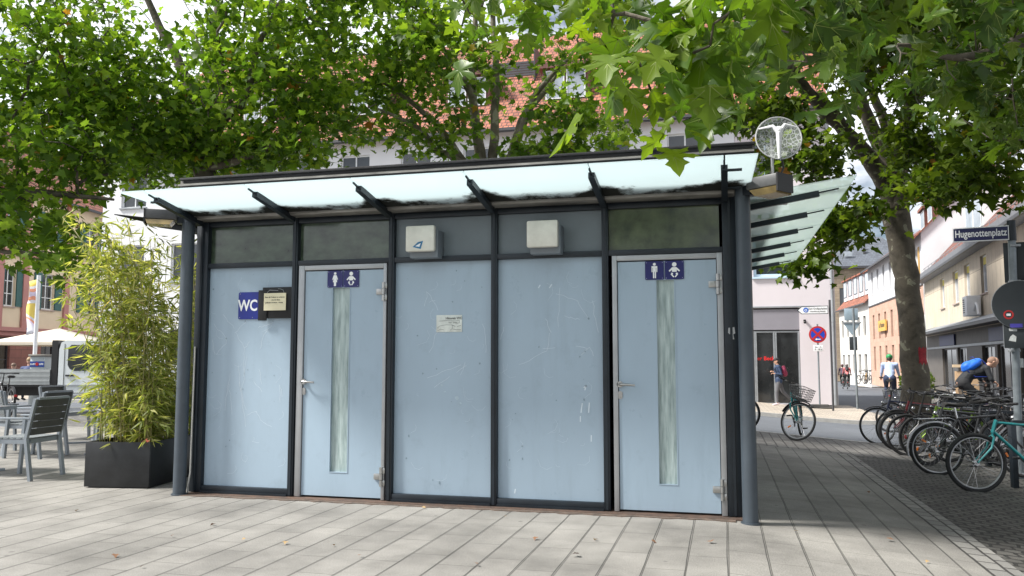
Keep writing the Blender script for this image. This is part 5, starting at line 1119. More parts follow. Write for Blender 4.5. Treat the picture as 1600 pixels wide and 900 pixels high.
    if rack:
        b = MB(); zz = Rw * 2 + .06; x0, x1 = -.80, -.36
        b.tube([(x1, .05, zz + .02), (x0 + .05, .06, zz), (x0, .0, zz), (x0 + .05, -.06, zz), (x1, -.05, zz + .02)], .0055, 6)
        for y in (-.02, .02): b.tube([(x1, y, zz + .02), (x0 + .04, y, zz)], .004, 5)
        for x in (-.45, -.6, -.73): b.tube([(x, -.055, zz + .01), (x, .055, zz + .01)], .004, 5)
        for s_ in (1, -1): b.tube([(x0 + .12, s_ * .06, zz), (ra.x, s_ * .065, ra.z + .02), (x1 - .05, s_ * .055, zz + .01)], .0045, 5)
        b.tube([(x1, 0, zz + .02), (-.26, 0, .73)], .005, 5); b.build('rear_rack', chrome if rack == 'silver' else black, root)
    if basket:
        b = MB(); cx = {'front': .50, 'rear': -.58}[basket]; zz = .74 if basket == 'front' else .80
        def rec(h, a, c): return [(cx - a, -c, h), (cx + a, -c, h), (cx + a, c, h), (cx - a, c, h)]
        for k in range(6): a = .12 + .006 * k; b.tube(rec(zz + k * .042, a, a + .04), .0035 if k < 5 else .006, 4, closed=True)
        for k in range(9):
            u = -.11 + .22 * k / 8
            for s_ in (1, -1): b.tube([(cx + u, s_ * .16, zz), (cx + u * 1.25, s_ * .19, zz + .21)], .003, 4); b.tube([(cx + s_ * .12, u * 1.4, zz), (cx + s_ * .15, u * 1.6, zz + .21)], .003, 4)
            b.tube([(cx + u, -.16, zz), (cx + u, .16, zz)], .003, 4)
        b.v = [tuple(M @ Vector(v)) for v in b.v] if basket == 'front' else b.v
        b.build('basket', house_m, root)
    if light:
        b = MB(); q = M @ Vector((hb.x + .09, 0, hb.z + .09)); b.ell(q, (.03, .028, .032), 10, 8); b.build('headlight', chrome, root)
        MB().box(ra.x - Rw - .05, ra.x - Rw - .03, -.03, .03, Rw + .14, Rw + .19, .004).build('tail_light', redp, root)
    return root
rngb = random.Random(3)
teal = (.012, .20, .21); blackp = (.018, .018, .02); navy = (.012, .02, .07); lime = (.30, .50, .03); silverp = (.30, .31, .33); redf = (.20, .012, .02); greyp = (.07, .075, .08); bluef = (.02, .06, .22); purple = (.06, .03, .12)
def parked(px, py, end, deg, color, label, **kw):
    p = onG(px, py); d = Vector((math.cos(R(deg)), math.sin(R(deg)), 0))      # direction in which the bicycle extends away from its left wheel
    off = .55 if end == 'front' else .53
    c = p + d * off; rz = R(deg) + (math.pi if end == 'front' else 0)
    z = (gz(p.x, p.y) + gz((p + d * 1.08).x, (p + d * 1.08).y)) / 2
    return bike_at('bicycle', label, (c.x, c.y, z), rz, color, group='bicycles parked beside the kiosk', **kw)
G_ = 'bicycles parked beside the kiosk'
parked(1528, 768, 'front', 10, teal, 'teal bicycle nearest the camera, front wheel with silver rim pointing left', rim='s', guard=None, light=False, refl=False, lean=2, tw=.024)
parked(1466, 741, 'rear', 4, blackp, 'dark bicycle with silver rear mudguard and silver rack, left of the teal bicycle', guard='silver', rack='silver', bars='swept', lean=-3)
parked(1452, 727, 'front', 14, blackp, 'black bicycle whose front wheel shows inside the silver mudguard wheel', rim='k', steer=25, tw=.026, lean=4)
parked(1440, 716, 'front', 8, lime, 'lime green framed bicycle in the middle of the row', rim='k', bars='swept', lean=-2)
parked(1404, 703, 'front', 5, blackp, 'black bicycle with thick tyres and pale fork left of the lime green one', rim='s', steer=10, tw=.027, bars='swept', guard='black')
parked(1400, 698, 'front', -3, redf, 'bicycle with a red frame half hidden behind the black one', rim='s', steer=-22, lean=3)
parked(1420, 712, 'front', 10, blackp, 'black bicycle with swept handlebar in front of the plane trunk', bars='swept', rim='k', lean=3)
parked(1446, 706, 'front', 9, silverp, 'silver bicycle in front of the plane trunk', bars='swept', rim='s', rack='black', lean=-3)
parked(1484, 722, 'front', 12, blackp, 'black bicycle between the lime green one and the teal one', bars='swept', rim='k', guard='black', lean=5)
parked(1373, 693, 'front', 12, navy, 'navy bicycle with slim silver rim, leftmost of the row', rim='s', tw=.015, guard='black', bars='flat', rack='black')
more = [(1500, 706, 'front', 16, blackp, 'black bicycle behind the teal frame with upright swept handlebar', dict(bars='swept', guard='black', lean=5)), (1548, 722, 'rear', 6, blackp, 'black bicycle with rear rack standing behind the teal bicycle', dict(rack='black', guard='black', rim='k', lean=-4)),
        (1578, 712, 'front', 14, greyp, 'grey bicycle at the right edge with dark basket over the front wheel', dict(basket='front', bars='swept')), (1470, 682, 'front', 10, navy, 'navy step through bicycle in the second row near the trunk', dict(step=True, bars='swept', guard='black', lean=5)),
        (1520, 686, 'rear', 0, purple, 'dark purple bicycle in the second row with wire basket behind', dict(basket='rear', rack='black', bars='swept')), (1560, 680, 'front', 12, silverp, 'silver bicycle far back in the second row', dict(bars='flat', lean=4)),
        (1432, 668, 'rear', 6, blackp, 'black bicycle standing directly beside the foot of the plane trunk', dict(guard='black', bars='swept', lean=-5)), (1598, 700, 'rear', 8, bluef, 'blue bicycle cut by the right edge of the photo', dict(guard='silver', rack='silver')),
        (1500, 668, 'front', 8, blackp, 'black bicycle furthest back in the row behind the lime green frame', dict(bars='swept', lean=3)), (1392, 676, 'front', 14, blackp, 'black bicycle with teal handlebar grips behind the leftmost one', dict(basket='front', lean=-3))]
for px, py, e_, dg_, col_, lab_, kw in more: parked(px, py, e_, dg_, col_, lab_, **kw)
p = onG(1243, 689); bike_at('bicycle', 'teal bicycle standing alone with its front wheel turned sideways and a wire basket', (p.x + .10, p.y + .60, gz(p.x, p.y)), R(-100), teal, steer=66, lean=5, guard='black', basket='front', rack='black', bars='flat', light=True)
p = onG(1158, 674); bike_at('bicycle', 'bicycle almost hidden behind the right corner post of the kiosk', (p.x - .53, p.y, gz(p.x, p.y)), 0, blackp, guard='black')
def far_bike(px, py, dep, deg, col, label):
    q = D(px, py, dep); bike_at('bicycle', label, q, R(deg), col, group='bicycles leaning on the far house', light=False, tw=.022)
ydb = (.60, .33, .02)
far_bike(1346, 600, 62, 60, greyp, 'grey bicycle leaning left of the yellow one by the far white house'); far_bike(1353, 600.5, 60.5, 75, ydb, 'yellow bicycle leaning by the far white house'); far_bike(1357, 600, 60, 95, blackp, 'black bicycle leaning right of the yellow one by the far house')
# bicycle rack posts
for k, (px, py) in enumerate(((1586, 762), (1545, 728), (1508, 705), (1478, 690))):
    p = onG(px, py); s = thing('bicycle_stand', 'dark flat steel bicycle stand ' + ('beside the teal bicycle at the right edge', 'second from the right edge among the bicycles', 'among the bicycles right of the lime green one', 'furthest back near the plane trunk')[k], 'bicycle stand', p, R(8), 'bicycle stands')
    MB().box(-.03, .03, -.05, .05, -.03, .78, .004).build('post', frame_dark, s); MB().beam((0, 0, .80), (.75, 0, .80), .05, .04).build('rail', frame_dark, s); MB().box(.70, .76, -.05, .05, -.12, .779).build('post', frame_dark, s)
# ------------------------------------------------------------------ street signs
pole_m = pm('galvanised_pole', (.22, .25, .27), .45, .4, .2, 6, bump=.1); back_m = pm('sign_back', (.038, .045, .050), .5, .3, .15, 4)
back_l = pm('pale_sign_back', (.28, .36, .42), .5, .3, .12, 4)
bp_ = D(1588, 640, 10.9); s = thing('street_sign_pole', 'grey steel sign pole with street name plate and traffic sign backs at the right edge', 'sign pole', (bp_.x, bp_.y, gz(bp_.x, bp_.y)))
L0 = s.location.copy(); tp = D(1580, 347, 10.9)
b = MB(); b.tube([Vector((0, 0, 0)), tp - L0], .048, 16); b.build('pole', pole_m, s); MB().cyl(tp - L0 - Vector((0, 0, .25)), tp - L0 + Vector((0, 0, .02)), .055, 14).build('pole_cap', frame_dark, s)
a_, c_p = D(1576.5, 363.5, 10.85), D(1488.5, 368, 11.15); dv = (a_ - c_p); LW = Vector((dv.x, dv.y, 0)).length; ang = math.atan2(dv.y, dv.x)
pl_ = thing('tmp', '', ''); bpy.data.objects.remove(pl_)
def plate_part(name, mb, mat, loc, rz, parent): o = mb.build(name, mat, parent); o.location = loc; o.rotation_euler = (0, 0, rz); return o
mid = (a_ + c_p) / 2 - L0; tilt = math.atan2(dv.z, LW)
sp_w = pm('enamel_white', (.78, .79, .80), .3); sp_b = pm('enamel_navy', (.008, .010, .07), .3)
o = plate_part('name_plate', MB().box(-LW / 2, LW / 2, -.012, .012, -.098, .098, .003), sp_w, mid, ang, s); o.rotation_euler = (0, -tilt, ang)
MB().box(-LW / 2 + .012, LW / 2 - .012, -.015, -.0125, -.084, .084).build('plate_field', sp_b, o)
t_ = text('lettering', 'Hugenottenplatz', .135, sp_w, o, (0, -.0165, .006), bold=.0022, sx=.67)
rc = D(1593, 476, 10.75) - L0; b = MB(); b.cyl((0, -.012, 0), (0, .0, 0), .315, 40); o = plate_part('round_sign', b, back_m, rc + Vector((.0, -.0, 0)), ang, s)
MB().ring((0, .0, 0), (0, 1, 0), .315, .008, 40, 6).build('rim', zinc, o)
b = MB(); b.ring((-.13, -.014, -.13), (0, 1, 0), .050, .010, 20, 4, flat=.2); b.build('sticker', redp, o); MB().box(-.155, -.105, -.015, -.0125, -.145, -.115).build('sticker_print', sp_w, o)
bl = pm('blue_purple_sticker', (.06, .05, .35), .5); MB().box(-.12, .02, -.015, -.0125, -.30, -.25).build('sticker', bl, o)
o = plate_part('sign_panel', MB().box(-.13, .32, -.008, .0, -.27, .27, .002), back_m, D(1586, 410, 11.0) - L0, ang, s)
rc = D(1592, 520, 10.75) - L0; o = plate_part('sign_panel', MB().box(-.17, .22, -.008, .0, -.20, .19, .002), back_m, rc, ang, s); MB().box(-.178, -.171, -.012, .004, -.205, .195).build('rim', zinc, o)
b = MB(); b.poly([(-.11, -.010, .06), (-.02, -.010, .05), (-.02, -.010, .02), (-.11, -.010, .025)], (0, -.002, 0)); b.build('sticker', pm('white_sticker', (.55, .57, .56), .5, 0, .2, 40), o)
b = MB(); b.poly([(-.12, -.010, -.10), (-.04, -.010, -.12), (-.03, -.010, -.05), (-.07, -.010, -.02), (-.10, -.010, -.05)], (0, -.002, 0)); b.build('sticker', MATS['white_sticker'], o)
for py in (440, 505, 548, 384): q = D(1585, py, 10.88) - L0; MB().box(q.x - .06, q.x + .06, q.y - .06, q.y + .06, q.z - .018, q.z + .018, .006).build('clamp', zinc, s)
b = MB(); q = D(1590, 560, 10.9) - L0; b.box(-.003 + q.x - .052, q.x + .052, q.y - .054, q.y - .04, q.z - .12, q.z + .0); b.build('sticker', MATS['white_sticker'], s)
# direction sign
p = onG(1302, 642); s = thing('direction_sign', 'white arrow direction sign to a car park on a thin pole before the corner house', 'sign', p)
b = MB(); b.cyl((0, 0, 0), (0, 0, 3.75), .035, 10); b.build('pole', pm('dark_pole', (.05, .05, .055), .5), s)
W2 = 1.02; b = MB(); z_ = 3.40; b.poly([(-W2 - .05, -.04, z_), (-W2 + .10, -.04, z_ + .13), (-.06, -.04, z_ + .15), (-.06, -.04, z_ - .13), (-W2 + .10, -.04, z_ - .13)], (0, -.03, 0)); o = b.build('arrow_plate', frame_dark, s)
b = MB(); b.poly([(-W2 - .01, -.071, z_), (-W2 + .11, -.071, z_ + .11), (-.08, -.071, z_ + .13), (-.08, -.071, z_ - .11), (-W2 + .11, -.071, z_ - .11)], (0, -.004, 0)); b.build('plate_face', sp_w, o)
b = MB(); b.cyl((-W2 + .24, -.076, z_ + .01), (-W2 + .24, -.080, z_ + .01), .085, 20); b.build('wheel_symbol', pm('symbol_blue', (.01, .10, .45), .4), o); b = MB(); b.ring((-W2 + .24, -.082, z_), (0, 1, 0), .035, .008, 16, 4, flat=.3); b.build('symbol_mark', sp_w, o)
text('lettering', 'Zum Großparkplatz', .085, ink, o, (-.40, -.077, z_ + .05), bold=.001, sx=.88); text('lettering', 'Unterführung Altstadt', .062, ink, o, (-.40, -.077, z_ - .045), bold=.001, sx=.9)
# no stopping sign
p = atY(1281, 630, 31.15); p.z = gz(p.x, p.y); s = thing('no_stopping_sign', 'round blue no stopping sign with red cross on a thin pole before the corner house', 'traffic sign', p)
MB().cyl((0, 0, 0), (0, 0, 3.0), .030, 10).build('pole', pole_m, s); b = MB(); b.box(-.42, .42, -.22, .22, 0, .07, .02); b.box(-.30, .30, -.16, .16, .07, .14, .02); b.build('base_plate', pm('rubber_foot', (.09, .085, .08), .8, 0, .2, 8), s)
z_ = 2.62; o = MB().cyl((0, -.03, z_), (0, -.045, z_), .30, 32).build('disc', redp, s); MB().cyl((0, -.046, z_), (0, -.049, z_), .235, 32).build('blue_field', pm('traffic_blue', (.01, .05, .42), .4), o)
b = MB(); b.beam((-.17, -.053, z_ - .17), (.17, -.053, z_ + .17), .075, .006, up=(0, 1, 0)); b.beam((-.17, -.054, z_ + .17), (.17, -.054, z_ - .17), .075, .006, up=(0, 1, 0)); b.build('cross', redp, o)
b = MB(); b.poly([(-.10, -.060, z_ - .17), (-.03, -.060, z_ - .13), (-.03, -.060, z_ - .155), (.09, -.060, z_ - .155), (.09, -.060, z_ - .185), (-.03, -.060, z_ - .185), (-.03, -.060, z_ - .21)], (0, -.003, 0)); b.build('arrow', sp_w, o)
o = MB().box(-.16, .16, -.045, -.03, 2.02, 2.24, .004).build('supplementary_plate', sp_w, s); text('lettering', 'Mo - Fr', .075, ink, o, (0, -.047, 2.17), bold=.001); text('lettering', '8 - 18 h', .075, ink, o, (0, -.047, 2.09), bold=.001)
# backs of give way sign
p = onG(1340, 639); s = thing('traffic_sign_post', 'grey backs of a square and a triangular traffic sign on a leaning pole', 'traffic sign', p)
tp = D(1333, 481, (p - cam.location).dot(_f)) - p; b = MB(); b.tube([(0, 0, 0), tp], .04, 10); b.build('pole', pole_m, s)
q = D(1333, 493, 26.5); dd = (p - cam.location).dot(_f)
def at_(px, py): v = D(px, py, dd) - p; return v
b = MB(); c0, c1 = at_(1321.5, 481), at_(1343, 500); b.box(c0.x, c1.x, .03, .05, c1.z, c0.z, .006); b.build('square_sign', back_l, s)
tA, tB, tC = at_(1319, 503), at_(1347.5, 503), at_(1333.5, 523.5); b = MB(); b.poly([(tA.x, .03, tA.z), (tB.x, .03, tB.z), (tC.x, .03, tC.z)], (0, .02, 0)); b.build('triangular_sign', back_l, s)
b = MB(); b.beam((tA.x, .02, tA.z - .01), (tB.x, .02, tB.z - .01), .03, .05); b.build('crossbar', zinc, s)
c0, c1 = at_(1329, 526), at_(1341.5, 547); MB().box(c0.x, c1.x, .04, .06, c1.z, c0.z, .004).build('lower_plate', back_m, s)
p = onG(1298.5, 636); s = thing('bollard_post', 'slim grey post standing next to the corner of the corner house', 'post', p); MB().cyl((0, 0, 0), (0, 0, 1.9), .03, 10).build('post', pole_m, s)
# ------------------------------------------------------------------ cafe furniture
chair_fr = pm('chair_grey_metal', (.26, .29, .32), .42, .35, .1, 6); slat_d = pm('chair_dark_slats', (.055, .058, .055), .6, 0, .2, 10); slat_l = pm('chair_grey_slats', (.20, .22, .23), .55, 0, .15, 8); table_top = pm('table_grey_wood', (.17, .155, .14), .5, 0, .25, 8, stretch=(1, 5, 1))
def chair(loc, rz, label, sm=slat_d):
    r = thing('cafe_chair', label, 'chair', loc, rz, 'cafe chairs on the left')   # faces +x
    for s_ in (1, -1):
        y = s_ * .255
        b = MB(); b.beam((-.20, y, .44), (-.27, y, 0), .032, .045, up=(0, 1, 0)); b.beam((-.20, y, .44), (-.29, y, .86), .030, .042, up=(0, 1, 0)); b.build('rear_leg', chair_fr, r)
        b = MB(); b.beam((.22, y, .64), (.26, y, 0), .032, .042, up=(0, 1, 0)); b.build('front_leg', chair_fr, r)
        b = MB(); b.box(-.245, .27, y - .025, y + .025, .642, .664, .006); b.build('armrest', chair_fr, r)
    b = MB(); b.box(-.20, .235, -.238, -.205, .385, .43); b.box(-.20, .235, .205, .238, .385, .43); b.box(.205, .236, -.204, .204, .385, .43); b.box(-.21, -.18, -.204, .204, .385, .43); b.build('seat_frame', chair_fr, r)
    b = MB()
    for k in range(6): b.box(-.205 + k * .075, -.14 + k * .075, -.24, .24, .432, .447, .003)
    b.build('seat', slat_l, r)
    b = MB()
    for k in range(5):
        z0_ = .475 + k * .076; xx = -.215 - (z0_ - .44) * .21; b.add([(xx, -.238, z0_), (xx, .238, z0_), (xx - .0148, .238, z0_ + .069), (xx - .0148, -.238, z0_ + .069), (xx - .016, -.238, z0_), (xx - .016, .238, z0_), (xx - .0308, .238, z0_ + .069), (xx - .0308, -.238, z0_ + .069)], [(0, 1, 2, 3), (7, 6, 5, 4), (0, 4, 5, 1), (1, 5, 6, 2), (2, 6, 7, 3), (3, 7, 4, 0)])
    b.build('backrest', sm, r)
    MB().beam((-.302, -.238, .862), (-.302, .238, .862), .035, .025).build('top_rail', chair_fr, r)
    return r
def table(loc, rz, label, w=.70):
    r = thing('cafe_table', label, 'table', loc, rz, 'cafe tables on the left')
    b = MB()
    for k in range(6): b.box(-w / 2, w / 2, -w / 2 + k * w / 6 + .002, -w / 2 + (k + 1) * w / 6 - .002, .715, .738)
    b.build('table_top', table_top, r); b = MB(); b.box(-w / 2, w / 2, -w / 2 - .012, -w / 2, .70, .742); b.box(-w / 2, w / 2, w / 2, w / 2 + .012, .70, .742); b.box(-w / 2 - .012, -w / 2, -w / 2 - .012, w / 2 + .012, .70, .742); b.box(w / 2, w / 2 + .012, -w / 2 - .012, w / 2 + .012, .70, .742); b.build('table_rim', chair_fr, r)
    MB().box(-.045, .045, -.045, .045, .03, .70, .005).build('column', chair_fr, r)
    b = MB(); b.beam((-.30, -.30, .015), (.30, .30, .015), .06, .025); b.beam((-.30, .30, .0155), (.30, -.30, .0155), .06, .025); b.build('base', chair_fr, r)
    return r
def gp(x, y): return (x, y, gz(x, y))
c1 = onG(46, 745)
chair((c1.x - .02, c1.y - .05, 0), R(187), 'grey metal chair with dark slatted back, nearest to the camera on the left')
table(gp(-8.35, 7.5), R(5), 'grey slatted cafe table cut by the left edge of the photo')
table(gp(-9.6, 11.0), R(5), 'grey cafe table between the chairs further back'); table(gp(-8.15, 9.75), R(5), 'grey cafe table half hidden behind the bamboo')
chair(gp(-9.6, 9.35), R(80), 'pale chair with its back to the camera, second row left', slat_l)
chair(gp(-8.9, 9.1), R(185), 'chair turned left right behind the nearest chair', slat_d)
chair(gp(-7.35, 8.95), R(170), 'chair partly covered by the bamboo leaves beside the planter', slat_d)
chair(gp(-7.6, 10.5), R(-95), 'chair behind the bamboo facing the camera', slat_l); chair(gp(-10.6, 11.4), R(0), 'chair furthest left in the third row', slat_d); chair(gp(-8.9, 11.7), R(190), 'chair in the third row behind the pale chair', slat_d)
chair(gp(-10.9, 9.5), R(10), 'dark backed chair at the left edge behind the front table', slat_d); chair(gp(-9.0, 12.8), R(-90), 'chair in the back row facing the camera before the truck', slat_l)
s = thing('ashtray', 'small pale dish on the cut off cafe table at the left edge', 'dish', (-8.12, 7.42, .741)); MB().cyl((0, 0, 0), (0, 0, .035), .05, 16, .06).build('dish', sp_w, s)
# ------------------------------------------------------------------ truck, parasol, banner, cabinet, benches on the left
tr_d = 21.0; q0 = D(90, 600, tr_d); q1 = D(190, 600, tr_d * 1.0)
vx = Vector((q1.x - q0.x, q1.y - q0.y)); ta = math.atan2(vx.y, vx.x); s = thing('flatbed_truck', 'white flatbed truck with grey dropside bed behind the cafe chairs', 'truck', (q0.x, q0.y, gz(q0.x, q0.y)), ta)
tw_ = pm('truck_white', (.70, .74, .76), .3, 0, .03, 2, coat=.5); bedm = pm('aluminium_dropside', (.40, .42, .42), .45, .4, .1, 6)
prof = [(0, .42), (0, 1.62), (.05, 1.80), (.18, 1.86), (1.45, 1.84), (2.05, 1.25), (2.75, 1.08), (2.85, .80), (2.85, .42)]
b = MB(); b.poly([(x, 0, z) for x, z in prof], (0, 1.8, 0)); cab = b.build('cab', tw_, s, 30)
b = MB(); b.poly([(.30, -.012, 1.12), (.24, -.012, 1.22), (.24, -.012, 1.66), (.32, -.012, 1.74), (1.38, -.012, 1.74), (1.80, -.012, 1.28), (1.78, -.012, 1.10), (.42, -.012, 1.07)], (0, .010, 0)); b.build('side_window', glass_dark, s)
b = MB(); b.box(.14, .152, -.008, -.001, .5, 1.76); b.box(1.92, 1.932, -.008, -.001, .5, 1.2); b.box(.152, 1.92, -.008, -.001, .50, .512); b.build('door_seam', black, s); MB().box(.20, .42, -.035, -.002, .93, .975, .008).build('door_handle', black, s); MB().box(0.0, 2.6, -.02, -.001, .68, .72).build('side_trim', zinc, s)
for x in (2.2, -1.9):
    w = MB().ring((x, .12, .33), (0, 1, 0), .25, .085, 28, 8).build('wheel', rubber, s); MB().cyl((x, .05, .33), (x, .16, .33), .19, 20).build('rim', zinc, w)
b = MB(); b.box(-3.3, -.20, -.02, .02, .72, 1.10); b.box(-3.3, -.20, 1.78, 1.82, .72, 1.10); b.box(-3.34, -3.301, -.02, 1.82, .72, 1.10)
for z in (.80, .92, 1.04): b.box(-3.3, -.2, -.032, -.021, z, z + .02)
b.build('dropside', bedm, s); MB().box(-3.3, -.2, .0, 1.8, .66, .715).build('bed_floor', black, s); MB().box(-3.2, 0, .5, 1.3, .42, .655).build('chassis', black, s); MB().box(-.19, -.03, .0, 1.8, .5, 1.86).build('headboard', black, s)
pd_ = 36; q = D(90, 560, pd_); s = thing('parasol', 'large cream square parasol before the red sandstone shop front', 'parasol', (q.x, q.y, gz(q.x, q.y)), R(20)); cz = lambda py: 1.27 + (562.7 - py) / FPX * pd_ - s.location.z
b = MB(); h = 2.0; e_ = cz(536); ap = cz(513); b.add([(-h, -h, e_), (h, -h, e_), (h, h, e_), (-h, h, e_), (0, 0, ap), (-h, -h, e_ - .12), (h, -h, e_ - .12), (h, h, e_ - .12), (-h, h, e_ - .12)], [(0, 1, 4), (1, 2, 4), (2, 3, 4), (3, 0, 4), (5, 6, 1, 0), (6, 7, 2, 1), (7, 8, 3, 2), (8, 5, 0, 3)]); b.build('canopy', pm('cream_canvas', (.72, .66, .54), .8, 0, .04, 2), s, 0)
MB().cyl((0, 0, 0), (0, 0, ap - .05), .05, 10).build('pole', frame_dark, s); b = MB()
for k in range(4): a = R(45 + 90 * k); b.tube([(0, 0, ap - .1), (h * 1.38 * math.cos(a), h * 1.38 * math.sin(a), e_ - .02)], .02, 5)
b.build('ribs', frame_dark, s)
q = D(52, 600, 30); s = thing('banner_flag', 'colourful tall banner on a white pole before the cream house', 'flag', (q.x, q.y, gz(q.x, q.y))); tp = D(61, 430, 30) - s.location
b = MB(); b.tube([(0, 0, 0), tp], .07, 10); b.build('pole', white_p, s)
bm_ = bpy.data.materials.new('banner_print'); bm_.use_nodes = True; n, bs = nodes_of(bm_); bs.inputs['Roughness'].default_value = .7
tcn = n.nodes.new('ShaderNodeTexCoord'); wv = n.nodes.new('ShaderNodeTexNoise'); wv.inputs['Scale'].default_value = 1.1; wv.inputs['Detail'].default_value = 0; n.links.new(tcn.outputs['Object'], wv.inputs['Vector'])
cr = n.nodes.new('ShaderNodeValToRGB'); cr.color_ramp.interpolation = 'CONSTANT'; cl = [(0, (.10, .38, .80)), (.33, (.78, .77, .82)), (.45, (.76, .66, .80)), (.51, (.86, .36, .22)), (.57, (.80, .78, .80)), (.63, (.88, .66, .15))]
while len(cr.color_ramp.elements) < len(cl): cr.color_ramp.elements.new(.5)
for e, (p_, c_) in zip(cr.color_ramp.elements, cl): e.position = p_; e.color = (*c_, 1)
n.links.new(wv.outputs['Fac'], cr.inputs[0]); n.links.new(cr.outputs[0], bs.inputs['Base Color'])
b = MB(); top = [D(48, 437, 30), D(60, 434, 30)]; V = []; NN = 12
for i in range(NN + 1):
    u = i / NN; l = D(46 - 6 * u + 1.5 * math.sin(u * 9), 440 + 84 * u, 30 - .1 * math.sin(u * 7)); r = D(60.5 - 6 * u, 436 + 84 * u, 30); V += [l - s.location, (l + r) / 2 - s.location + Vector((0, .10 * math.sin(u * 8), 0)), r - s.location]
b.add(V, [(3 * i + j, 3 * i + j + 1, 3 * i + j + 4, 3 * i + j + 3) for i in range(NN) for j in range(2)]); o = b.build('banner', bm_, s, 180); md = o.modifiers.new('thickness', 'SOLIDIFY'); md.thickness = .01
q = D(63, 600, 23.6); s = thing('menu_cabinet', 'pale grey cabinet with a blue lettered strip beside the banner pole', 'cabinet', (q.x, q.y, gz(q.x, q.y)), R(14)); hh = 1.27 + (562.7 - 557) / FPX * 23.6 - s.location.z
MB().box(-.21, .21, -.2, .2, .05, hh, .01).build('body', pm('cabinet_grey', (.42, .46, .47), .5, 0, .06, 4), s); MB().box(-.25, .25, -.24, .24, hh + .001, hh + .06, .01).build('top_board', pm('wood_grey', (.25, .23, .2), .6), s)
o = MB().box(-.205, .205, -.215, -.201, hh - .30, hh - .14).build('sign_strip', pm('strip_blue', (.01, .05, .28), .4), s); text('lettering', 'LUST', .07, sp_w, o, (-.115, -.217, hh - .22), bold=.003); text('lettering', 'LIFE', .07, sp_w, o, (.125, -.217, hh - .22), bold=.003); MB().cyl((0, -.217, hh - .22), (0, -.219, hh - .22), .05, 14).build('emblem', redp, o)
q = D(6, 604, 19.6); s = bike_at('bicycle', 'dark bicycle standing behind the cafe tables at the left edge', (q.x, q.y, gz(q.x, q.y)), R(150), blackp, bars='flat', guard='black')
qb = D(30, 600, 24.5); s = thing('bench', 'grey slatted bench with two seated people, seen from behind', 'bench', (qb.x, qb.y, gz(qb.x, qb.y)), R(15)); b = MB()
for z in (.62, .76, .90): b.box(-1.3, 1.3, -.02, .02, z, z + .10)
b.build('backrest', slat_l, s); MB().box(-1.3, 1.3, .03, .48, .46, .50).build('seat', slat_l, s)
for x in (-1.1, 1.1): MB().box(x - .04, x + .04, -.0, .45, 0, .458).build('leg', frame_dark, s)
# small things by the shops
q = D(1507, 640, 26); 
for (px, dep, w, h, m_, nm, lab) in ((1500, 25, .36, .72, sp_w, 'menu_board', 'small white board with a picture standing before the shop window'), (1512, 24.5, .62, 1.35, pm('cardboard', (.36, .24, .14), .8, 0, .1, 6), 'cardboard_stack', 'tall brown cardboard box behind the man with the blue backpack')):
    p = D(px, 620, dep); s = thing(nm, lab, 'board' if nm[0] == 'm' else 'box', (p.x, p.y, gz(p.x, p.y)), R(-10)); MB().box(-w / 2, w / 2, -.12, .12, .02, h, .01).build('body', m_, s)
    if nm[0] == 'm': MB().box(-w * .3, w * .3, -.125, -.121, .15, .5).build('picture', redp, s); MB().box(-w * .4, w * .4, -.125, -.121, .55, .6).build('heading', frame_dark, s)
    else: MB().box(-w / 2 - .05, w / 2 + .3, -.2, .2, h + .12, h + .2).build('top_board', pm('pale_wood', (.5, .38, .25), .7), s); MB().box(-.05, .05, -.05, .05, h, h + .118).build('prop', MATS['cardboard'], s)
p = D(1465, 620, 24); s = thing('planter_box', 'pale square planter with dark bush beside the plane trunk', 'planter', (p.x, p.y, gz(p.x, p.y))); MB().box(-.35, .25, -.25, .25, 0, .55, .02).build('box', pm('pale_planter', (.45, .42, .38), .8), s)
s2 = thing('shrub', 'dark green bush in the pale planter right of the plane trunk', 'plant', (p.x - .45, p.y, gz(p.x, p.y) + .2)); gg = np.random.default_rng(2); C_n = blob(gg, (-.1, 0, .75), (.5, .4, .65), 900, .2); leaf_mesh('leaves', TF, C_n, gg.normal(0, 1, (900, 3)), gg.normal(0, 1, (900, 3)), np.full(900, .10), leafR, s2); MB().tube([(0, 0, -.2), (-.03, 0, .4), (-.1, 0, .9)], [.04, .03, .01], 6).build('stem', bark_m, s2)
# ------------------------------------------------------------------ fallen leaves
lm = [leaf_mesh('fallen', TF, np.array([[0., 0, 0]]), np.array([[0., 1, 0]]), np.array([[0., 0, 1]]), np.array([z_]), pm(nm_, c_, .8, 0, .2, 20)) for z_, nm_, c_ in ((.055, 'dry_leaf_brown', (.20, .10, .05)), (.045, 'dry_leaf_tan', (.38, .26, .12)), (.06, 'dry_leaf_dark', (.07, .05, .04)))]
lmd = [o.data for o in lm]
for o in lm: bpy.data.objects.remove(o)
rl = random.Random(8); spots = [onG(px, py) for px, py in ((270, 840), (225, 888), (335, 822), (402, 822), (447, 850), (383, 845), (520, 855), (605, 835), (660, 795), (790, 810), (743, 884), (885, 833), (838, 843), (1018, 848), (1112, 850), (1283, 835), (1242, 833), (1385, 845), (1348, 724), (1415, 802), (1357, 770), (1400, 745), (1310, 715), (205, 830), (180, 870), (560, 872), (905, 870), (1005, 808), (1450, 880), (930, 846), (120, 800), (650, 880))]
for k, p in enumerate(spots[::2] + spots[1::4]):
    o = bpy.data.objects.new('fallen_leaf', lmd[rl.choice((0, 0, 1, 1, 2))]); COL.objects.link(o); o.location = (p.x, p.y, p.z + .018); o.rotation_euler = (rl.uniform(-.3, .3), rl.uniform(-.3, .3), rl.uniform(0, 6)); o.scale = (rl.uniform(.5, 1.0),) * 3
    tag(o, 'small dry leaf lying on the paving stones', 'fallen leaf', 'fallen leaves on the paving')
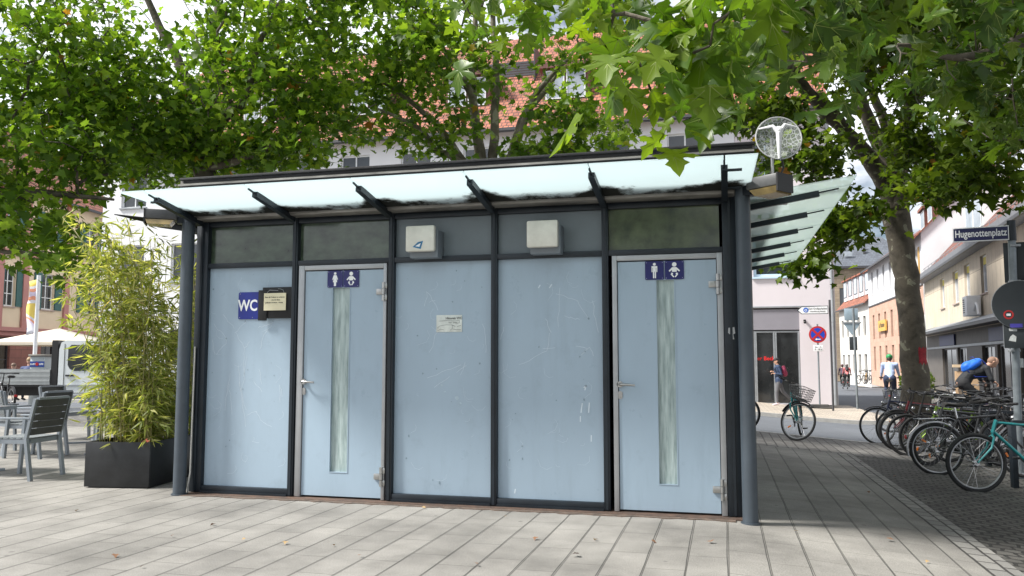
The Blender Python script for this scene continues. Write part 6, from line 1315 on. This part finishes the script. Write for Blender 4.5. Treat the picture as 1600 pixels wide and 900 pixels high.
# ------------------------------------------------------------------ people
skin_m = pm('skin', (.52, .30, .21), .55, 0, .06, 8)
def remesh(mb, name, mat, parent, vox=.012, smooth=3):
    o = mb.build(name, mat, None, 0); m = o.modifiers.new('r', 'REMESH'); m.mode = 'VOXEL'; m.voxel_size = vox; m.use_smooth_shade = True
    m2 = o.modifiers.new('s', 'SMOOTH'); m2.iterations = smooth; m2.factor = .5
    dg = bpy.context.evaluated_depsgraph_get(); me = bpy.data.meshes.new_from_object(o.evaluated_get(dg)); bpy.data.objects.remove(o)
    me.name = name; me.materials.clear(); me.materials.append(mat); o = bpy.data.objects.new(name, me); COL.objects.link(o); o.parent = parent; return o
def bone(b, P, r, n=10):
    b.tube(P, r, n)
    for p, q in zip(P, r): b.ell(p, (q, q, q), n, 6)
def person(label, loc, rz, J, top, trou, shoe, hair, extra=None, sleeve=True, scale=1.0, skinc=skin_m, coat_len=0):
    r = thing('person', label, 'person', loc, rz); r.scale = (scale,) * 3; V = {k: Vector(v) for k, v in J.items()}
    b = MB(); pel, ch, nk, hd = V['pelvis'], V['chest'], V['neck'], V['head']
    wd = (V['shoulder_l'] - V['shoulder_r']).normalized()
    mid = (pel + ch) / 2 + V.get('spine', Vector((0, 0, 0)))
    bone(b, [pel, mid, ch], [.12, .11, .13]); bone(b, [pel + wd * .07, pel - wd * .07], [.10, .10]); bone(b, [V['shoulder_l'], ch + (nk - ch) * .35, V['shoulder_r']], [.055, .09, .055]); bone(b, [ch, nk, hd - (hd - nk) * .35], [.10, .055, .052])
    up = (hd - nk).normalized(); fw = V.get('look', Vector((1, 0, 0))).normalized(); rt = fw.cross(up).normalized(); fw = up.cross(rt).normalized()
    Rm = Matrix((fw, -rt, up)).transposed().to_3x3()
    b.ell(hd + up * .015, (.095, .075, .112), 16, 12, Rm); b.ell(hd + fw * .035 - up * .055, (.055, .052, .055), 12, 8, Rm)
    b.tube([hd + fw * .088 + up * .02, hd + fw * .112 - up * .018, hd + fw * .088 - up * .026], [.008, .014, .011], 6)
    for s_ in (1, -1): b.ell(hd + rt * (s_ * .076) - fw * .01, (.018, .008, .030), 8, 6, Rm)
    b.tube([hd + fw * .090 - up * .05 - rt * .02, hd + fw * .096 - up * .052, hd + fw * .090 - up * .05 + rt * .02], [.006, .008, .006], 6)
    for sd_ in ('l', 'r'):
        bone(b, [V['shoulder_' + sd_], V['elbow_' + sd_], V['wrist_' + sd_]], [.050, .038, .026])
        w = V['wrist_' + sd_]; d = (w - V['elbow_' + sd_]).normalized(); curl = Vector((.0, 0, -1)); side = d.cross(curl)
        if side.length < .1: side = Vector((0, 1, 0))
        side.normalize(); pn = side.cross(d).normalized()
        if pn.z > 0: pn = -pn
        palm = w + d * .055; b.ell(w + d * .045, (.05, .040, .018), 10, 6, Matrix((d, side, pn)).transposed().to_3x3())
        for k in range(4):
            o_ = palm + side * ((k - 1.5) * .019) + d * .025; L = (.066, .075, .070, .055)[k]; b.tube([o_, o_ + d * L * .5 + pn * L * .12, o_ + d * L * .75 + pn * L * .55, o_ + d * L * .55 + pn * L * .85], [.0095, .009, .0085, .007], 6)
        ts = -1 if sd_ == 'l' else 1; o_ = w + d * .02 + side * (ts * .03); b.tube([o_, o_ + d * .03 + side * (ts * .022) + pn * .012, o_ + d * .055 + side * (ts * .018) + pn * .03], [.012, .011, .008], 6)
        bone(b, [V['hip_' + sd_], V['knee_' + sd_], V['ankle_' + sd_]], [.082, .052, .036]); a = V['ankle_' + sd_]; t = V['toe_' + sd_]; bone(b, [a - Vector((0, 0, .02)), (a + t) / 2, t], [.035, .034, .026])
    remesh(b, 'body', skinc, r, .008, 2)
    b = MB(); bone(b, [pel + (mid - pel) * .15, mid, ch], [.138, .130, .150], 12); bone(b, [V['shoulder_l'], ch + (nk - ch) * .4, V['shoulder_r']], [.068, .098, .068]); bone(b, [ch, nk - (nk - ch) * .18], [.12, .066]); bone(b, [mid + wd * .05, mid - wd * .05], [.11, .11])
    for sd_ in ('l', 'r'):
        e = V['elbow_' + sd_]; w = V['wrist_' + sd_]; bone(b, [V['shoulder_' + sd_], e] + ([w - (w - e) * .12] if sleeve else []), [.062, .046] + ([.036] if sleeve else []))
    if coat_len: bone(b, [pel + wd * .06, pel - wd * .06 - Vector((0, 0, coat_len))], [.135, .13]); bone(b, [pel - wd * .06, pel + wd * .06 - Vector((0, 0, coat_len))], [.135, .13])
    remesh(b, 'top', top, r, .014, 3)
    b = MB(); bone(b, [pel + wd * .075, pel - wd * .075], [.118, .118])
    for sd_ in ('l', 'r'):
        k, a = V['knee_' + sd_], V['ankle_' + sd_]; bone(b, [V['hip_' + sd_], k, a - (a - k) * .12], [.096, .066, .048])
    remesh(b, 'trousers', trou, r, .014, 3)
    for sd_ in ('l', 'r'):
        a, t = V['ankle_' + sd_], V['toe_' + sd_]; b = MB(); d = (t - a); bone(b, [a - d * .25 - Vector((0, 0, .015)), a + d * .3 - Vector((0, 0, .01)), t], [.040, .044, .036]); remesh(b, 'shoe', shoe, r, .010, 2)
    b = MB()
    if hair[0] == 'hair': b.ell(hd - fw * .018 + up * .045, (.090, .083, .088), 14, 10, Rm); remesh(b, 'hair', hair[1], r, .012, 2)
    elif hair[0] == 'helmet':
        b.ell(hd - fw * .01 + up * .055, (.135, .100, .090), 16, 10, Rm); remesh(b, 'helmet', hair[1], r, .012, 2)
        for k in range(3): MB().box(-.09, .07, -.006, .006, 0, .01).build('helmet_slot', black, r, loc=hd + up * .142 + rt * ((k - 1) * .03), rot=Rm.to_euler())
        MB().ell(hd - fw * .03 - up * .01, (.088, .080, .085), 12, 8, Rm).build('hair', MATS['hair_dark'], r)
    elif hair[0] == 'cap':
        b.ell(hd - fw * .005 + up * .06, (.108, .088, .072), 14, 8, Rm); b.add([hd + fw * .08 + up * .055 + rt * .06, hd + fw * .17 + up * .035 + rt * .045, hd + fw * .17 + up * .035 - rt * .045, hd + fw * .08 + up * .055 - rt * .06] + [hd + fw * .08 + up * .070 + rt * .06, hd + fw * .17 + up * .050 + rt * .045, hd + fw * .17 + up * .050 - rt * .045, hd + fw * .08 + up * .070 - rt * .06], [(3, 2, 1, 0), (4, 5, 6, 7), (0, 1, 5, 4), (1, 2, 6, 5), (2, 3, 7, 6), (3, 0, 4, 7)])
        remesh(b, 'cap', hair[1], r, .010, 1); MB().ell(hd - fw * .04 - up * .02, (.075, .080, .09), 12, 8, Rm).build('hair', MATS['hair_dark'], r)
    elif hair[0] == 'stubble': b.ell(hd - fw * .03 + up * .012, (.085, .079, .095), 14, 10, Rm); b.build('hair', hair[1], r)
    b = MB()
    for s_ in (1, -1): b.ell(hd + fw * .086 + up * .022 + rt * (s_ * .030), (.008, .010, .006), 8, 6, Rm)
    b.build('eyes', black, r)
    if extra: extra(r, V, fw, up, rt)
    return r
hd_m = pm('hair_dark', (.03, .02, .015), .6); hb_m = pm('hair_blond', (.32, .22, .12), .6, 0, .2, 30)
def backpack(mat, trim, size=1.0):
    def f(r, V, fw, up, rt):
        ch, pel = V['chest'], V['pelvis']; ax = (ch - pel).normalized(); back = -(rt.cross(ax)).normalized()
        if back.dot(fw) > 0: back = -back
        c = ch - ax * .10 * size + back * .20; Rb = Matrix((back, rt, ax)).transposed().to_3x3()
        b = MB(); b.ell(c, (.11 * size, .16 * size, .25 * size), 14, 10, Rb); b.ell(c - ax * .08 + back * .05, (.09 * size, .13 * size, .14 * size), 12, 8, Rb); o = remesh(b, 'backpack', mat, r, .016, 2)
        b = MB()
        for s_ in (1, -1): b.tube([c + ax * .2 + rt * (.1 * s_), ch + ax * .13 + rt * (.11 * s_), ch - back * .14 + rt * (.11 * s_), ch - ax * .22 + rt * (.14 * s_), c - ax * .18 + rt * (.12 * s_)], .014, 6)
        b.build('straps', trim, r); b = MB(); b.tube([c + ax * .1 + back * .12 + rt * .1, c + ax * .12 + back * .13, c + ax * .1 + back * .12 - rt * .1], .008, 5); b.build('zip', trim, r)
    return f
WALK = dict(pelvis=(0, 0, .95), chest=(.02, 0, 1.32), neck=(.03, 0, 1.47), head=(.06, 0, 1.60), shoulder_l=(.01, .17, 1.40), shoulder_r=(.01, -.17, 1.40), elbow_l=(-.08, .22, 1.13), wrist_l=(.14, .15, 1.16), elbow_r=(-.06, -.22, 1.14), wrist_r=(.15, -.12, 1.22), hip_l=(0, .09, .90), knee_l=(.08, .09, .50), ankle_l=(.07, .08, .09), toe_l=(.22, .09, .035), hip_r=(0, -.09, .90), knee_r=(-.14, -.09, .50), ankle_r=(-.46, -.08, .17), toe_r=(-.36, -.08, .05), look=(1, 0, -.1))
p = onG(1218, 634)
person('woman in cap, dark blue jacket and grey leggings walking past the shop front', p, R(182), WALK, pm('jacket_blue', (.02, .04, .09), .7, 0, .2, 6), pm('leggings_grey', (.10, .10, .11), .8), pm('shoes_pale', (.6, .5, .52), .6), ('cap', pm('cap_black', (.015, .015, .018), .7)), backpack(pm('pack_maroon', (.22, .02, .06), .7), black, .85), scale=.97, coat_len=.06)
RIDE = dict(pelvis=(-.25, 0, 1.02), chest=(.02, 0, 1.36), neck=(.08, 0, 1.49), head=(.13, 0, 1.62), shoulder_l=(.02, .19, 1.44), shoulder_r=(.02, -.19, 1.44), elbow_l=(.12, .235, 1.20), wrist_l=(.24, .26, 1.07), elbow_r=(.12, -.235, 1.20), wrist_r=(.24, -.26, 1.07), hip_l=(-.22, .10, .97), knee_l=(.14, .12, .78), ankle_l=(.02, .11, .40), toe_l=(.15, .11, .36), hip_r=(-.22, -.10, .97), knee_r=(.08, -.12, .62), ankle_r=(-.14, -.11, .24), toe_r=(.0, -.11, .19), look=(1, 0, 0))
def rider(px, dep, rz, label, blabel, col, *a, J=RIDE, **kw):
    q = D(px, 600, dep); z = 1.27 + (562.7 - kw.pop('hy')) / FPX * dep - 1.79 * kw.get('scale', 1)
    z = z if abs(z - gz(q.x, q.y)) > .0 else gz(q.x, q.y)
    bike_at('bicycle', blabel, (q.x, q.y, z), rz, col, lean=0, bars='flat', guard='black', seat_h=.95, rack='black')
    person(label, (q.x, q.y, z), rz, J, *a, **kw)
sky_b = pm('shirt_light_blue', (.34, .42, .62), .8, 0, .08, 6); jeans = pm('jeans_dark', (.02, .03, .07), .8, 0, .2, 8); dk = pm('dark_trousers', (.02, .02, .022), .8)
rider(1391, 25.5, R(78), 'cyclist in light blue shirt and green helmet riding away', 'bicycle ridden by the cyclist in the light blue shirt', greyp, sky_b, jeans, black, ('helmet', pm('helmet_green', (.02, .25, .08), .5)), None, hy=552)
rider(1324, 57, R(84), 'far cyclist in a salmon pink top riding away down the side street', 'dark bicycle ridden by the cyclist in pink', blackp, pm('top_salmon', (.60, .18, .18), .8), dk, black, ('helmet', pm('helmet_grey', (.25, .22, .22), .5)), backpack(black, black, .8), hy=568)
rider(1317, 58.5, R(84), 'far cyclist in dark clothes riding left of the pink one', 'dark bicycle ridden by the cyclist in dark clothes', blackp, pm('top_plum', (.06, .04, .06), .8), dk, black, ('helmet', pm('helmet_dark', (.12, .06, .07), .5)), None, hy=568.5)
LEAN = dict(RIDE); LEAN.update(chest=(.13, 0, 1.27), neck=(.25, 0, 1.37), head=(.36, 0, 1.45), shoulder_l=(.16, .19, 1.33), shoulder_r=(.16, -.19, 1.33), elbow_l=(.20, .26, 1.10), elbow_r=(.20, -.26, 1.10), spine=(-.05, 0, .06), look=(1, 0, -.1))
q = D(1524, 600, 17.0); zb = 1.27 + (562.7 - 557) / FPX * 17.0 - 1.57
bike_at('bicycle', 'black bicycle ridden by the man with the blue backpack', (q.x, q.y, zb), R(8), blackp, lean=0, bars='flat', guard='black')
person('bald man in dark jacket with bright blue backpack leaning over his handlebar', (q.x, q.y, zb), R(8), LEAN, pm('jacket_black', (.018, .02, .024), .75, 0, .2, 8), dk, black, ('stubble', pm('stubble', (.22, .13, .09), .7)), backpack(pm('pack_blue', (.01, .13, .62), .55, 0, .15, 12), pm('pack_trim_blue', (.01, .03, .2), .6), .92))
SIT = dict(pelvis=(0, 0, .56), chest=(-.02, 0, .93), neck=(.0, 0, 1.08), head=(.02, 0, 1.21), shoulder_l=(-.01, .18, 1.01), shoulder_r=(-.01, -.18, 1.01), elbow_l=(.03, .24, .75), wrist_l=(.25, .17, .66), elbow_r=(.03, -.24, .75), wrist_r=(.25, -.17, .66), hip_l=(.02, .09, .54), knee_l=(.44, .11, .52), ankle_l=(.46, .11, .09), toe_l=(.60, .11, .035), hip_r=(.02, -.09, .54), knee_r=(.44, -.11, .52), ankle_r=(.46, -.11, .09), toe_r=(.60, -.11, .035), look=(1, 0, 0))
qb = D(30, 600, 24.5)
def seat(off, label, top, hair, sc):
    a = R(15); x = qb.x + math.cos(a) * off - math.sin(a) * .27; y = qb.y + math.sin(a) * off + math.cos(a) * .27; z = gz(x, y) + .50 - .43 * sc
    person(label, (x, y, z), R(105), SIT, top, jeans, black, hair, None, scale=sc)
seat(.12, 'person in dark blue top sitting on the bench with back to camera', pm('top_navy', (.05, .07, .16), .8), ('hair', hb_m), 1.06)
seat(-.36, 'child in pale blue top sitting left of the adult on the bench', pm('top_pale_blue', (.25, .42, .62), .8), ('hair', pm('hair_brown', (.16, .10, .07), .6)), .86)
# label every remaining top-level object
